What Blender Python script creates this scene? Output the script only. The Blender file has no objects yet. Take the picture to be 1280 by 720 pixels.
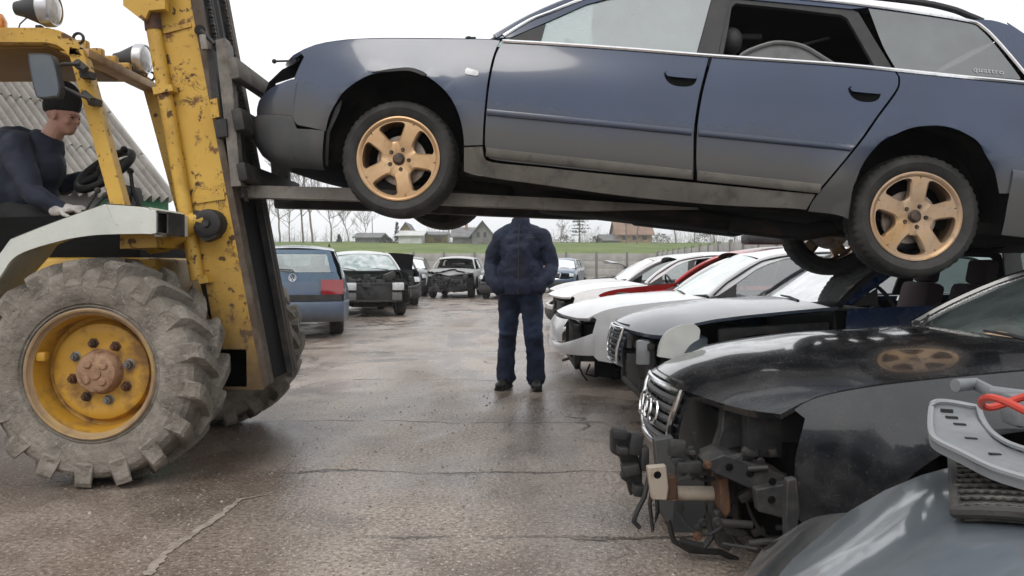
import bpy, bmesh, math, random
from mathutils import Vector, Matrix
random.seed(7)
R = math.radians
sc = bpy.context.scene
COL = sc.collection
F = 1005.0; TH = math.atan(27 / F); CAMZ = 1.12
_c, _s = math.cos(TH), math.sin(TH)

def at(px, py, d):
    """a point of the place seen at (px, py) of the 1280x720 frame, d metres ahead of the camera"""
    u = (px - 640) / F; v = (360 - py) / F
    r = Vector((u, _c + _s * v, -_s + _c * v))
    return Vector((0, 0, CAMZ)) + r * (d / r.y)

# ------------------------------------------------------------------ materials
def M(name, base, rough=.5, metal=0, layers=(), bump=(), coat=0, spec=.5, rvar=None, emit=None):
    m = bpy.data.materials.new(name); m.use_nodes = True
    nt = m.node_tree; N = nt.nodes; L = nt.links
    b = N['Principled BSDF']
    b.inputs['Roughness'].default_value = rough
    b.inputs['Metallic'].default_value = metal
    b.inputs['Specular IOR Level'].default_value = spec
    b.inputs['Coat Weight'].default_value = coat
    b.inputs['Coat Roughness'].default_value = .06
    tc = N.new('ShaderNodeTexCoord')
    col = None
    def noise(scale, detail=6, stretch=None, dist=0):
        n = N.new('ShaderNodeTexNoise'); n.inputs['Scale'].default_value = scale
        n.inputs['Detail'].default_value = detail; n.inputs['Distortion'].default_value = dist
        n.inputs['Roughness'].default_value = .62
        if stretch:
            mp = N.new('ShaderNodeMapping'); mp.inputs['Scale'].default_value = stretch
            L.new(tc.outputs['Object'], mp.inputs[0]); L.new(mp.outputs[0], n.inputs['Vector'])
        else:
            L.new(tc.outputs['Object'], n.inputs['Vector'])
        return n
    def ramp(sock, lo, hi):
        r = N.new('ShaderNodeMapRange'); r.inputs['From Min'].default_value = lo; r.inputs['From Max'].default_value = hi
        L.new(sock, r.inputs['Value']); return r.outputs[0]
    for ly in layers:
        c2 = ly['c']
        if 'z' in ly:      # film of road dirt thinning with height
            sx = N.new('ShaderNodeSeparateXYZ'); L.new(tc.outputs['Object'], sx.inputs[0])
            n = noise(ly.get('s', 4), 5)
            ad = N.new('ShaderNodeMath'); ad.operation = 'MULTIPLY_ADD'
            L.new(n.outputs[0], ad.inputs[0]); ad.inputs[1].default_value = ly.get('w', .3); L.new(sx.outputs[2], ad.inputs[2])
            f = ramp(ad.outputs[0], ly['z'][0], ly['z'][1])
        else:
            n = noise(ly['s'], ly.get('d', 6), ly.get('st'), ly.get('dist', 0))
            if 'band' in ly:      # thin wandering scratches
                sb = N.new('ShaderNodeMath'); sb.operation = 'SUBTRACT'; L.new(n.outputs[0], sb.inputs[0]); sb.inputs[1].default_value = .5
                ab = N.new('ShaderNodeMath'); ab.operation = 'ABSOLUTE'; L.new(sb.outputs[0], ab.inputs[0]); f = ramp(ab.outputs[0], ly['band'], 0)
                n2 = noise(ly['s']*.6+1.7, 3); f2 = ramp(n2.outputs[0], .5, .6)
                mm = N.new('ShaderNodeMath'); mm.operation = 'MULTIPLY'; L.new(f, mm.inputs[0]); L.new(f2, mm.inputs[1]); f = mm.outputs[0]
            else: f = ramp(n.outputs[0], ly['lo'], ly['hi'])
        mu = N.new('ShaderNodeMath'); mu.operation = 'MULTIPLY'; mu.inputs[1].default_value = ly.get('a', 1); L.new(f, mu.inputs[0])
        mx = N.new('ShaderNodeMix'); mx.data_type = 'RGBA'
        L.new(mu.outputs[0], mx.inputs[0])
        if col: L.new(col, mx.inputs[6])
        else: mx.inputs[6].default_value = (*base, 1)
        mx.inputs[7].default_value = (*c2, 1)
        col = mx.outputs[2]
        if 'r' in ly:
            mr = N.new('ShaderNodeMix'); mr.data_type = 'FLOAT'
            L.new(mu.outputs[0], mr.inputs[0])
            if b.inputs['Roughness'].links: L.new(b.inputs['Roughness'].links[0].from_socket, mr.inputs[2])
            else: mr.inputs[2].default_value = rough
            mr.inputs[3].default_value = ly['r']; L.new(mr.outputs[0], b.inputs['Roughness'])
            if coat:
                mc = N.new('ShaderNodeMath'); mc.operation = 'MULTIPLY_ADD'
                L.new(mu.outputs[0], mc.inputs[0]); mc.inputs[1].default_value = -coat * .8
                if b.inputs['Coat Weight'].links: L.new(b.inputs['Coat Weight'].links[0].from_socket, mc.inputs[2])
                else: mc.inputs[2].default_value = coat
                mc.use_clamp = True; L.new(mc.outputs[0], b.inputs['Coat Weight'])
    if col: L.new(col, b.inputs['Base Color'])
    else: b.inputs['Base Color'].default_value = (*base, 1)
    prev = None
    for (s, st, d) in bump:
        n = noise(s, 5); bp = N.new('ShaderNodeBump'); bp.inputs['Strength'].default_value = st; bp.inputs['Distance'].default_value = d
        L.new(n.outputs[0], bp.inputs['Height'])
        if prev: L.new(prev, bp.inputs['Normal'])
        prev = bp.outputs[0]
    if prev: L.new(prev, b.inputs['Normal'])
    if emit:
        b.inputs['Emission Color'].default_value = (*emit[0], 1); b.inputs['Emission Strength'].default_value = emit[1]
    return m

def glass(name, tint, refl=.25, rough=.03, dust=(.5, .55, .55), dusta=.12):
    m = bpy.data.materials.new(name); m.use_nodes = True
    nt = m.node_tree; N = nt.nodes; L = nt.links
    N.remove(N['Principled BSDF']); out = N['Material Output']
    tr = N.new('ShaderNodeBsdfTransparent'); tr.inputs[0].default_value = (*tint, 1)
    gl = N.new('ShaderNodeBsdfGlossy'); gl.inputs['Roughness'].default_value = rough; gl.inputs[0].default_value = (1, 1, 1, 1)
    df = N.new('ShaderNodeBsdfDiffuse'); df.inputs[0].default_value = (*dust, 1)
    fr = N.new('ShaderNodeFresnel'); fr.inputs[0].default_value = 1.5
    ad = N.new('ShaderNodeMath'); ad.operation = 'ADD'; ad.inputs[1].default_value = refl; ad.use_clamp = True; L.new(fr.outputs[0], ad.inputs[0])
    m1 = N.new('ShaderNodeMixShader'); L.new(ad.outputs[0], m1.inputs[0]); L.new(tr.outputs[0], m1.inputs[1]); L.new(gl.outputs[0], m1.inputs[2])
    n = N.new('ShaderNodeTexNoise'); n.inputs['Scale'].default_value = 5; tc = N.new('ShaderNodeTexCoord'); L.new(tc.outputs['Object'], n.inputs['Vector'])
    mr = N.new('ShaderNodeMapRange'); mr.inputs['From Min'].default_value = .3; mr.inputs['From Max'].default_value = .8
    mr.inputs['To Min'].default_value = dusta * .5; mr.inputs['To Max'].default_value = dusta * 1.6; L.new(n.outputs[0], mr.inputs[0])
    m2 = N.new('ShaderNodeMixShader'); L.new(mr.outputs[0], m2.inputs[0]); L.new(m1.outputs[0], m2.inputs[1]); L.new(df.outputs[0], m2.inputs[2])
    L.new(m2.outputs[0], out.inputs[0])
    return m

# ------------------------------------------------------------------ mesh builder
def sub(a, b): return (a[0]-b[0], a[1]-b[1], a[2]-b[2])
class MB:
    def __init__(s): s.v = []; s.f = []
    def add(s, vs, fs):
        o = len(s.v); s.v += [tuple(x) for x in vs]; s.f += [tuple(i + o for i in f) for f in fs]; return s
    def box(s, c, d, rot=None, bev=0.0):
        """chamfered box centre c, size d; rot a 3x3"""
        hx, hy, hz = d[0]/2, d[1]/2, d[2]/2
        b = min(bev, hx*.6, hy*.6, hz*.6)
        vs = []; 
        if b <= 0:
            vs = [Vector((x, y, z)) for x in (-hx, hx) for y in (-hy, hy) for z in (-hz, hz)]
            fs = [(0,1,3,2),(4,6,7,5),(0,4,5,1),(2,3,7,6),(0,2,6,4),(1,5,7,3)]
        else:
            bm = bmesh.new(); bmesh.ops.create_cube(bm, size=1)
            for v in bm.verts: v.co = (v.co.x*d[0], v.co.y*d[1], v.co.z*d[2])
            bmesh.ops.bevel(bm, geom=bm.edges[:], offset=b, segments=2, affect='EDGES', profile=.5)
            bm.verts.index_update()
            vs = [v.co.copy() for v in bm.verts]; fs = [tuple(v.index for v in f.verts) for f in bm.faces]; bm.free()
        if rot is not None: vs = [rot @ v for v in vs]
        c = Vector(c)
        return s.add([v + c for v in vs], fs)
    def beam(s, p, q, w, h, up=(0,0,1), bev=0.0):
        p, q = Vector(p), Vector(q); d = q - p; l = d.length; d.normalize()
        u = Vector(up); y = u.cross(d)
        if y.length < 1e-4: y = Vector((0,1,0)).cross(d)
        y.normalize(); z = d.cross(y)
        rot = Matrix((d, y, z)).transposed()
        return s.box((p+q)/2, (l, w, h), rot, bev)
    def rings(s, rings, closed=True, cap=False, loop=False):
        n = len(rings[0]); o = len(s.v)
        for r in rings: s.v += [tuple(x) for x in r]
        k = len(rings)
        for i in range(k if loop else k-1):
            a = o + i*n; b = o + ((i+1) % k)*n
            for j in range(n if closed else n-1):
                j2 = (j+1) % n
                s.f.append((a+j, a+j2, b+j2, b+j))
        if cap:
            s.f.append(tuple(o + j for j in reversed(range(n)))); s.f.append(tuple(o + (k-1)*n + j for j in range(n)))
        return s
    def tube(s, pts, r, seg=10, cap=True, loop=False):
        pts = [Vector(p) for p in pts]; n = len(pts); rr = r if isinstance(r, (list, tuple)) else [r]*n
        rings = []; prev = None
        for i, p in enumerate(pts):
            if loop: d = pts[(i+1) % n] - pts[i-1]
            else: d = pts[min(i+1, n-1)] - pts[max(i-1, 0)]
            d.normalize()
            if prev is None:
                a = Vector((0,0,1)) if abs(d.z) < .9 else Vector((1,0,0)); x = a.cross(d).normalized()
            else:
                x = (prev - d * prev.dot(d)).normalized()
            prev = x; y = d.cross(x)
            rings.append([p + (x*math.cos(t) + y*math.sin(t))*rr[i] for t in [2*math.pi*k/seg for k in range(seg)]])
        return s.rings(rings, True, cap and not loop, loop)
    def cyl(s, p, q, r, r2=None, seg=20):
        return s.tube([p, q], [r, r if r2 is None else r2], seg)
    def lathe(s, prof, c, axis, seg=48, rad=None, closed=False):
        """prof [(r, h)], h along axis; outward for increasing h when r outside"""
        ax = Vector(axis).normalized(); a = Vector((0,0,1)) if abs(ax.z) < .9 else Vector((1,0,0))
        x = a.cross(ax).normalized(); y = ax.cross(x); c = Vector(c)
        rings = []
        for i, (r, h) in enumerate(prof):
            ring = []
            for k in range(seg):
                t = 2*math.pi*k/seg; q = r if rad is None else rad(i, k, r)
                ring.append(c + ax*h + (x*math.cos(t) + y*math.sin(t))*q)
            rings.append(ring)
        return s.rings(rings, True, False)
    def prism(s, pts, off):
        """polygon pts (3d) extruded by vector off"""
        n = len(pts); o = Vector(off); a = [Vector(p) for p in pts]; b = [p + o for p in a]
        fs = [tuple(reversed(range(n))), tuple(range(n, 2*n))] + [(i, (i+1) % n, n+(i+1) % n, n+i) for i in range(n)]
        return s.add(a + b, fs)
    def ball(s, c, r, seg=14, rg=9, rot=None):
        if not isinstance(r, (tuple, list)): r = (r, r, r)
        vs = [Vector((0,0,-r[2]))]; 
        for i in range(1, rg):
            p = -math.pi/2 + math.pi*i/rg
            for k in range(seg):
                t = 2*math.pi*k/seg; vs.append(Vector((r[0]*math.cos(p)*math.cos(t), r[1]*math.cos(p)*math.sin(t), r[2]*math.sin(p))))
        vs.append(Vector((0,0,r[2]))); last = len(vs)-1
        fs = [(0, 1+(k+1) % seg, 1+k) for k in range(seg)]
        for i in range(rg-2):
            for k in range(seg):
                a = 1+i*seg; b = a+seg; fs.append((a+k, a+(k+1) % seg, b+(k+1) % seg, b+k))
        a = 1+(rg-2)*seg
        fs += [(a+k, a+(k+1) % seg, last) for k in range(seg)]
        if rot is not None: vs = [rot @ v for v in vs]
        c = Vector(c); return s.add([v+c for v in vs], fs)
    def capsule(s, p, q, r0, r1, seg=14):
        p, q = Vector(p), Vector(q); d = (q-p).normalized(); pts = []; rr = []
        for k in range(1, 6):
            t = math.pi/2*(1-k/5); pts.append(p - d*r0*math.sin(t)*1.0); rr.append(max(r0*math.cos(t), r0*.05))
        for k in range(0, 5):
            t = math.pi/2*(k/5); 
            pts.append(q + d*r1*math.sin(t)); rr.append(max(r1*math.cos(t), r1*.05))
        pts.append(q + d*r1*.999); rr.append(r1*.04)
        return s.tube(pts, rr, seg)
    def chain(s, pts, rr, seg=14):
        for i in range(len(pts)-1): s.capsule(pts[i], pts[i+1], rr[i], rr[i+1], seg)
        return s
    def panel(s, outline, fn, step=.06, thick=.0, inside=None, flip=None, stepv=None):
        bm = bmesh.new(); pts = []
        for p in outline:
            if not pts or (abs(p[0]-pts[-1][0]) + abs(p[1]-pts[-1][1])) > 1e-5: pts.append(p)
        if abs(pts[0][0]-pts[-1][0]) + abs(pts[0][1]-pts[-1][1]) < 1e-5: pts.pop()
        ar = sum(pts[i-1][0]*pts[i][1]-pts[i][0]*pts[i-1][1] for i in range(len(pts)))
        if ar < 0: pts.reverse()
        bm.faces.new([bm.verts.new((p[0], p[1], 0)) for p in pts])
        for ax, st in ((0, step), (1, stepv or step)):
            lo = min(p[ax] for p in pts); hi = max(p[ax] for p in pts)
            k = math.ceil(lo/st)
            while k*st < hi - 1e-4:
                if k*st > lo + 1e-4:
                    no = (1,0,0) if ax == 0 else (0,1,0)
                    co = (k*st,0,0) if ax == 0 else (0,k*st,0)
                    bmesh.ops.bisect_plane(bm, geom=bm.verts[:]+bm.edges[:]+bm.faces[:], plane_co=co, plane_no=no, dist=1e-6)
                k += 1
        big = [f for f in bm.faces if len(f.verts) > 4]
        if big: bmesh.ops.triangulate(bm, faces=big)
        for v in bm.verts: v.co = Vector(fn(v.co.x, v.co.y))
        bm.normal_update()
        if inside is not None:
            c = Vector(inside); d = sum((f.normal.dot(f.calc_center_median()-c)*f.calc_area() for f in bm.faces))
            fl = d < 0
        else: fl = bool(flip)
        if fl: bmesh.ops.reverse_faces(bm, faces=bm.faces[:])
        bm.normal_update(); bm.verts.index_update()
        vs = [v.co.copy() for v in bm.verts]; ns = [v.normal.copy() for v in bm.verts]
        fs = [tuple(v.index for v in f.verts) for f in bm.faces]
        s.add(vs, fs)
        if thick:
            s.add([v - n*thick for v, n in zip(vs, ns)], [tuple(reversed(f)) for f in fs])
            for e in bm.edges:
                if e.is_boundary:
                    l = e.link_loops[0]; a, b = l.vert.index, l.link_loop_next.vert.index
                    s.add([vs[b], vs[a], vs[a]-ns[a]*thick, vs[b]-ns[b]*thick], [(0,1,2,3)])
        bm.free(); return s
    def build(s, name, mat, parent=None, ang=38, world=False, smooth=True):
        me = bpy.data.meshes.new(name)
        off = Vector((0,0,0))
        if world and parent is not None:
            p = parent
            while p is not None: off += p.location; p = p.parent
        me.from_pydata([Vector(v) - off for v in s.v] if world else [Vector(v) for v in s.v], [], s.f); me.validate()
        if mat is not None: me.materials.append(mat)
        if smooth:
            me.polygons.foreach_set('use_smooth', [True]*len(me.polygons)); me.set_sharp_from_angle(angle=R(ang))
        me.update()
        o = bpy.data.objects.new(name, me); COL.objects.link(o)
        if parent is not None: o.parent = parent
        return o

def tag(o, label=None, cat=None, group=None, kind=None):
    if label: o['label'] = label
    if cat: o['category'] = cat
    if group: o['group'] = group
    if kind: o['kind'] = kind
    return o
def empty(name, loc=(0,0,0), rz=0, parent=None):
    o = bpy.data.objects.new(name, None); COL.objects.link(o); o.location = loc; o.rotation_euler = (0,0,rz)
    o.empty_display_size = .1
    if parent is not None: o.parent = parent
    return o
def copy_tree(o, parent=None):
    c = o.copy(); COL.objects.link(c)
    if parent is not None: c.parent = parent
    for ch in list(o.children): copy_tree(ch, c)
    return c
def smooth_poly(pts, ang=34, n=3, closed=True):
    """Catmull-Rom through the points, corners sharper than ang kept"""
    m = len(pts); out = []
    def corner(i):
        if not closed and i in (0, m-1): return True
        a = pts[i-1]; b = pts[i]; c = pts[(i+1) % m]
        u = math.atan2(b[1]-a[1], b[0]-a[0]); v = math.atan2(c[1]-b[1], c[0]-b[0])
        d = abs((v-u+math.pi) % (2*math.pi) - math.pi); return d > R(ang)
    cs = [corner(i) for i in range(m)]
    for i in range(m if closed else m-1):
        p1 = pts[i]; p2 = pts[(i+1) % m]
        p0 = pts[i-1] if not cs[i] else (2*p1[0]-p2[0], 2*p1[1]-p2[1])
        p3 = pts[(i+2) % m] if not cs[(i+1) % m] else (2*p2[0]-p1[0], 2*p2[1]-p1[1])
        l = math.hypot(p2[0]-p1[0], p2[1]-p1[1]); k = n if l > .02 else 1
        for j in range(k):
            t = j/k
            out.append(tuple(.5*((2*p1[q]) + (-p0[q]+p2[q])*t + (2*p0[q]-5*p1[q]+4*p2[q]-p3[q])*t*t + (-p0[q]+3*p1[q]-3*p2[q]+p3[q])*t**3) for q in (0,1)))
    if not closed: out.append(tuple(pts[-1]))
    return out
def lerp(tab, x):
    if x <= tab[0][0]: 
        (a, b), (c, d) = tab[0], tab[1]
    elif x >= tab[-1][0]:
        (a, b), (c, d) = tab[-2], tab[-1]
    else:
        for i in range(len(tab)-1):
            if tab[i][0] <= x <= tab[i+1][0]: (a, b), (c, d) = tab[i], tab[i+1]; break
    return b + (d-b)*(x-a)/(c-a)
def remesh(o, vox, smooth=4, wr=None):
    r = o.modifiers.new('r', 'REMESH'); r.mode = 'VOXEL'; r.voxel_size = vox; r.use_smooth_shade = True
    s = o.modifiers.new('s', 'SMOOTH'); s.iterations = smooth; s.factor = .5
    if wr:
        t = bpy.data.textures.new('folds', 'CLOUDS'); t.noise_scale = wr[0]; t.noise_depth = 2
        d = o.modifiers.new('d', 'DISPLACE'); d.texture = t; d.strength = wr[1]; d.mid_level = .5; d.texture_coords = 'LOCAL'
    return o
# ------------------------------------------------------------------ materials of the place
def paint(name, col, rough=.3, coat=.6, dirt=(.16, .14, .12), film=.25, zd=(.95, .35), zdirt=.0, blotch=None, metal=.0):
    ly = [dict(c=tuple(min(1, c*1.7+.003) for c in col), s=1.6, lo=.42, hi=.68, a=.35)]
    if blotch: ly.append(blotch)
    ly.append(dict(c=dirt, s=7, lo=.45, hi=.8, a=film, r=.75))
    ly.append(dict(c=dirt, s=90, lo=.6, hi=.75, a=film*.8, r=.8, d=2))
    if zdirt: ly.append(dict(c=dirt, z=zd, w=.16, s=3, a=zdirt, r=.7))
    return M(name, col, rough, metal, ly, coat=coat)
navy = paint('navy paint', (.006, .022, .066), .22, .8, dirt=(.080, .072, .058), film=.07, zd=(.76, .58), zdirt=.80)
blackp = paint('black paint', (.008, .009, .011), .2, .9, dirt=(.12, .115, .11), film=.30)
greyp = paint('grey blue paint', (.125, .15, .17), .28, .9, dirt=(.3, .3, .3), film=.16, metal=.25)
silver_sheen = paint('silver paint and sky sheen', (.24, .275, .34), .3, .8, dirt=(.22, .21, .2), film=.2, metal=.3)
bluep = paint('dark blue paint', (.012, .03, .085), .25, .9, dirt=(.12, .11, .1), film=.15)
whitep = paint('white paint', (.78, .78, .79), .3, .7, dirt=(.35, .32, .28), film=.2)
redp = paint('red paint', (.42, .02, .02), .3, .7, dirt=(.2, .1, .08), film=.2)
passatp = paint('slate blue paint', (.035, .085, .15), .3, .8, dirt=(.2, .19, .18), film=.25, zd=(.7, .2), zdirt=.4)
darkp = paint('charcoal paint', (.02, .022, .026), .3, .7, film=.25)
blkplastic = M('black plastic', (.016, .016, .017), .55, layers=[dict(c=(.07, .065, .06), s=6, lo=.45, hi=.75, a=.6, r=.8)])
greyplastic = M('grey bumper plastic', (.045, .046, .048), .6, layers=[dict(c=(.10, .095, .088), s=5, lo=.4, hi=.75, a=.7, r=.8)])
void = M('underbody black', (.006, .006, .006), .95, spec=.05)
wellm = M('wheel arch liner', (.012, .0115, .011), .9, spec=.1, layers=[dict(c=(.06, .05, .042), s=4, lo=.45, hi=.7, a=.7)])
under = M('underbody metal', (.014, .013, .012), .85, spec=.15, layers=[dict(c=(.06, .035, .022), s=9, lo=.5, hi=.75, a=.6)])
gum = M('tyre rubber', (.020, .0195, .019), .75, layers=[dict(c=(.10, .092, .083), s=7, lo=.4, hi=.75, a=.55)], bump=[(120, .3, .004)])
goldrim = M('gold painted alloy', (.50, .31, .16), .34, .55, layers=[dict(c=(.58, .40, .23), s=9, lo=.42, hi=.65, a=.7), dict(c=(.20, .11, .05), s=22, lo=.58, hi=.8, a=.6, r=.7)])
goldrim2 = M('dusty gold alloy', (.44, .305, .20), .42, .5, layers=[dict(c=(.48, .28, .11), s=5, lo=.5, hi=.66, a=.8), dict(c=(.15, .10, .07), s=26, lo=.55, hi=.8, a=.6, r=.7)])
capm = M('dark hub cap', (.10, .065, .045), .55, .3, layers=[dict(c=(.03, .025, .02), s=30, lo=.45, hi=.6)])
steelrim = M('dull steel', (.18, .18, .18), .55, .5, layers=[dict(c=(.09, .06, .045), s=12, lo=.45, hi=.7, a=.6)])
chrome = M('chrome', (.82, .82, .83), .16, 1, layers=[dict(c=(.45, .44, .43), s=30, lo=.5, hi=.8, a=.4, r=.4)])
fabric = M('seat cloth', (.035, .035, .038), .9)
purple = M('plum seat cloth', (.10, .065, .075), .9)
discm = M('brake disc', (.35, .30, .26), .45, .8, layers=[dict(c=(.20, .09, .04), s=20, lo=.45, hi=.7)])
lens = M('clear lamp lens', (.62, .64, .65), .12, 0, coat=1, layers=[dict(c=(.25, .26, .27), s=14, lo=.4, hi=.7, a=.6)])
redlens = M('red lamp lens', (.26, .008, .010), .15, coat=1, layers=[dict(c=(.2, .005, .008), s=12, lo=.45, hi=.6, a=.6)])
amber = M('amber lens', (.6, .2, .02), .2, coat=.8)
g_clear = glass('car glass', (.72, .80, .78), .22)
g_side = glass('pale side glass', (.42, .50, .48), .28, .05, (.40, .46, .45), .42)
g_pale = glass('pale windscreen glass', (.62, .76, .73), .06, .02, (.42, .51, .49), .30)
g_mint = glass('windscreen glass', (.60, .76, .73), .02, .02, (.36, .47, .46), .20)
g_dark = glass('tinted glass', (.10, .11, .11), .14, .05, (.25, .27, .27), .5)
rust = M('rusty steel', (.13, .06, .03), .8, .3, layers=[dict(c=(.05, .035, .03), s=14, lo=.4, hi=.65)])
primer = M('pale primed steel', (.36, .31, .25), .6, 0, layers=[dict(c=(.22, .10, .045), s=9, lo=.52, hi=.72)])
baygrey = M('engine bay grey', (.026, .0265, .028), .6, .2, layers=[dict(c=(.085, .075, .063), s=13, lo=.47, hi=.70, a=.8), dict(c=(.07, .035, .02), s=7, lo=.58, hi=.68, a=.7)], bump=[(60, .4, .004)])

# ------------------------------------------------------------------ the body of an estate car (x to the tail, y to its right, z up)
def Wd(x):
    w = .885
    if x < 0: w -= .15*(max(0, -x-.05)/.85)**2.3
    if x > 2.9: w -= .10*((x-2.9)/.95)**2
    return w
def zb(x): return .93+.028*x
def Yo(x, z):
    b = zb(x); w = Wd(x)
    if z < b:
        y = w - .055*max(0, (z-.6)/(b-.6))**2.2
        if z < .45: y -= .09*((.45-z)/.3)**1.6
        for cx in (0.0, 2.76):
            r = math.hypot(x-cx, z-.325)
            if r < .66 and z > .25: y += .020*math.exp(-((r-.47)/.055)**2)
        return y
    return w - .055 - .36*(z-b) - .12*(z-b)**2

FENDER = [(-.614,.848),(-.579,.871),(-.504,.901),(-.368,.931),(-.19,.955),(.051,.979),(.269,.999),(.429,1.013),(.485,1.012),(.472,.968),(.459,.885),(.454,.761),(.457,.632),(.463,.526),(.471,.434),(.37,.422),(.362,.473),(.332,.565),(.278,.656),(.204,.724),(.109,.774),(.02,.790),(-.088,.771),(-.185,.739),(-.255,.693),(-.315,.636),(-.353,.572),(-.382,.505),(-.396,.421),(-.478,.432),(-.566,.443),(-.605,.48),(-.615,.523),(-.622,.598),(-.619,.686),(-.609,.732),(-.582,.821)]
FDOOR = [(.508,1.004),(.81,1.018),(1.236,1.029),(1.597,1.033),(1.581,.934),(1.566,.825),(1.559,.705),(1.560,.621),(1.571,.518),(1.588,.377),(1.103,.367),(.785,.366),(.54,.366),(.503,.381),(.486,.434),(.475,.527),(.469,.632),(.467,.762),(.473,.886),(.485,.96)]
RDOOR = [(1.616,1.031),(2.21,1.050),(2.545,1.052),(2.563,1.022),(2.562,.972),(2.534,.914),(2.462,.792),(2.379,.642),(2.218,.379),(1.974,.376),(1.612,.373),(1.592,.478),(1.578,.622),(1.576,.706),(1.583,.826),(1.598,.935)]
SILL = [(.371,.414),(.470,.425),(.483,.375),(.528,.352),(.786,.354),(1.105,.355),(1.602,.362),(1.976,.366),(2.215,.37),(2.187,.289),(2.093,.287),(1.789,.266),(1.54,.259),(1.225,.256),(.825,.266),(.469,.275),(.381,.291)]
QUARTER = [(2.557,1.048),(2.91,1.049),(3.19,1.052),(3.20,1.10),(3.10,1.262),(3.03,1.345),(2.94,1.395),(3.05,1.405),(3.14,1.385),(3.17,1.375),(3.62,1.05),(3.70,.95),(3.735,.8),(3.745,.6),(3.74,.56),(3.4,.51),(3.234,.487),(3.111,.475),(3.098,.513),(3.067,.591),(3.01,.665),(2.973,.714),(2.922,.745),(2.841,.774),(2.751,.779),(2.646,.757),(2.571,.718),(2.497,.667),(2.431,.561),(2.404,.464),(2.394,.402),(2.404,.265),(2.348,.279),(2.197,.282),(2.227,.371),(2.393,.643),(2.476,.793),(2.548,.915),(2.572,.972),(2.573,1.023)]
FGLASS = [(.709,1.03),(.724,1.144),(.92,1.275),(1.034,1.325),(1.2,1.375),(1.4,1.397),(1.593,1.40),(1.533,1.045)]
SAIL = [(.53,1.025),(.62,1.085),(.716,1.140),(.704,1.028)]
BPIL = [(1.536,1.045),(1.596,1.40),(1.693,1.402),(1.668,1.25),(1.645,1.05)]
ROPEN = [(1.672,1.056),(1.69,1.22),(1.702,1.351),(1.722,1.376),(2.0,1.372),(2.279,1.361),(2.312,1.343),(2.38,1.21),(2.453,1.068)]
QGLASS = [(2.42,1.412),(2.685,1.396),(2.935,1.372),(2.987,1.345),(3.051,1.27),(3.165,1.10),(3.171,1.075),(2.556,1.062),(2.488,1.197)]
ROOFE = [(.457,1.028),(.624,1.165),(.839,1.301),(1.05,1.388),(1.35,1.437),(1.7,1.453),(2.238,1.448),(2.624,1.43),(2.94,1.40),(3.17,1.375)]
TOPIN = [(.54,1.04),(.73,1.158),(.92,1.283),(1.034,1.332),(1.2,1.382),(1.4,1.404),(1.6,1.407),(1.75,1.405),(2.05,1.403),(2.33,1.40),(2.42,1.418),(2.685,1.402),(2.935,1.380)]
ZC = [(-.97,.73),(-.90,.850),(-.8,.902),(-.6,.958),(-.2,1.022),(.27,1.052),(.45,1.06)]
ZT = [(-.95,.62),(-.86,.70),(-.70,.80),(-.614,.848),(-.579,.871),(-.504,.901),(-.368,.931),(-.19,.955),(.051,.979),(.27,.999),(.45,1.013)]
XT = [(.2,3.74),(.5,3.745),(.75,3.74),(.95,3.70),(1.05,3.62),(1.385,3.16),(1.45,3.1)]

def nose_path(n=40):
    out = []
    for x in (-.40, -.47, -.53, -.57): out.append((x, None, -1))
    for i in range(n+1):
        t = -math.pi/2 + math.pi*i/n
        sy = math.sin(t); cy = max(0, math.cos(t))
        out.append((-.60 - .37*cy**(2/2.2), .83*abs(sy)**(2/3.2)*(1 if sy > 0 else -1), 0))
    for x in (-.57, -.53, -.47, -.40): out.append((x, None, 1))
    return out
def nose_strip(mb, levels, lo=0, hi=1, drop=0, side=True):
    """levels (z, inset): a wrap-round strip along the plan of the nose"""
    path = nose_path(); rings = []
    if not side: path = [p for p in path if not p[2]]
    k0, k1 = int(lo*len(path)), int(math.ceil(hi*len(path)))
    for z, ins in levels:
        ring = []
        for (x, y, s) in path[k0:k1]:
            if s: zz = .215+(z-.215)*.76; ring.append((x, s*(Yo(x, max(zz, .42)) - ins*.35), zz))
            else:
                k = 1-abs(y)/.83
                ring.append((x+ins*min(1, .35+k*4), y*(1-ins*.35/.83), z - drop*max(0, z-.5)*min(1, max(0, (-x-.62)/.3))))
        rings.append(ring)
    return mb.rings(rings, closed=False)
def tail_x(y, z):
    w = Yo(3.6, z)+.001
    return lerp(XT, z) + .10*(1-min(1, abs(y)/w)**3)
def hood_z(x, s):
    a = lerp(ZT, x); return a + (lerp(ZC, x)-a)*(1-abs(s)**2.2)
def hood_y(x, s):
    xx = max(x, -.60)
    return s*(Yo(xx, lerp(ZT, xx)) - .004 - (.10*((-.6-x)/.3)**1.3 if x < -.6 else 0))
def hood_front(s): return -.655 - .245*(1-abs(s)**2.6)
def hood_back(s): return .44 - .17*(1-s*s)

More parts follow.
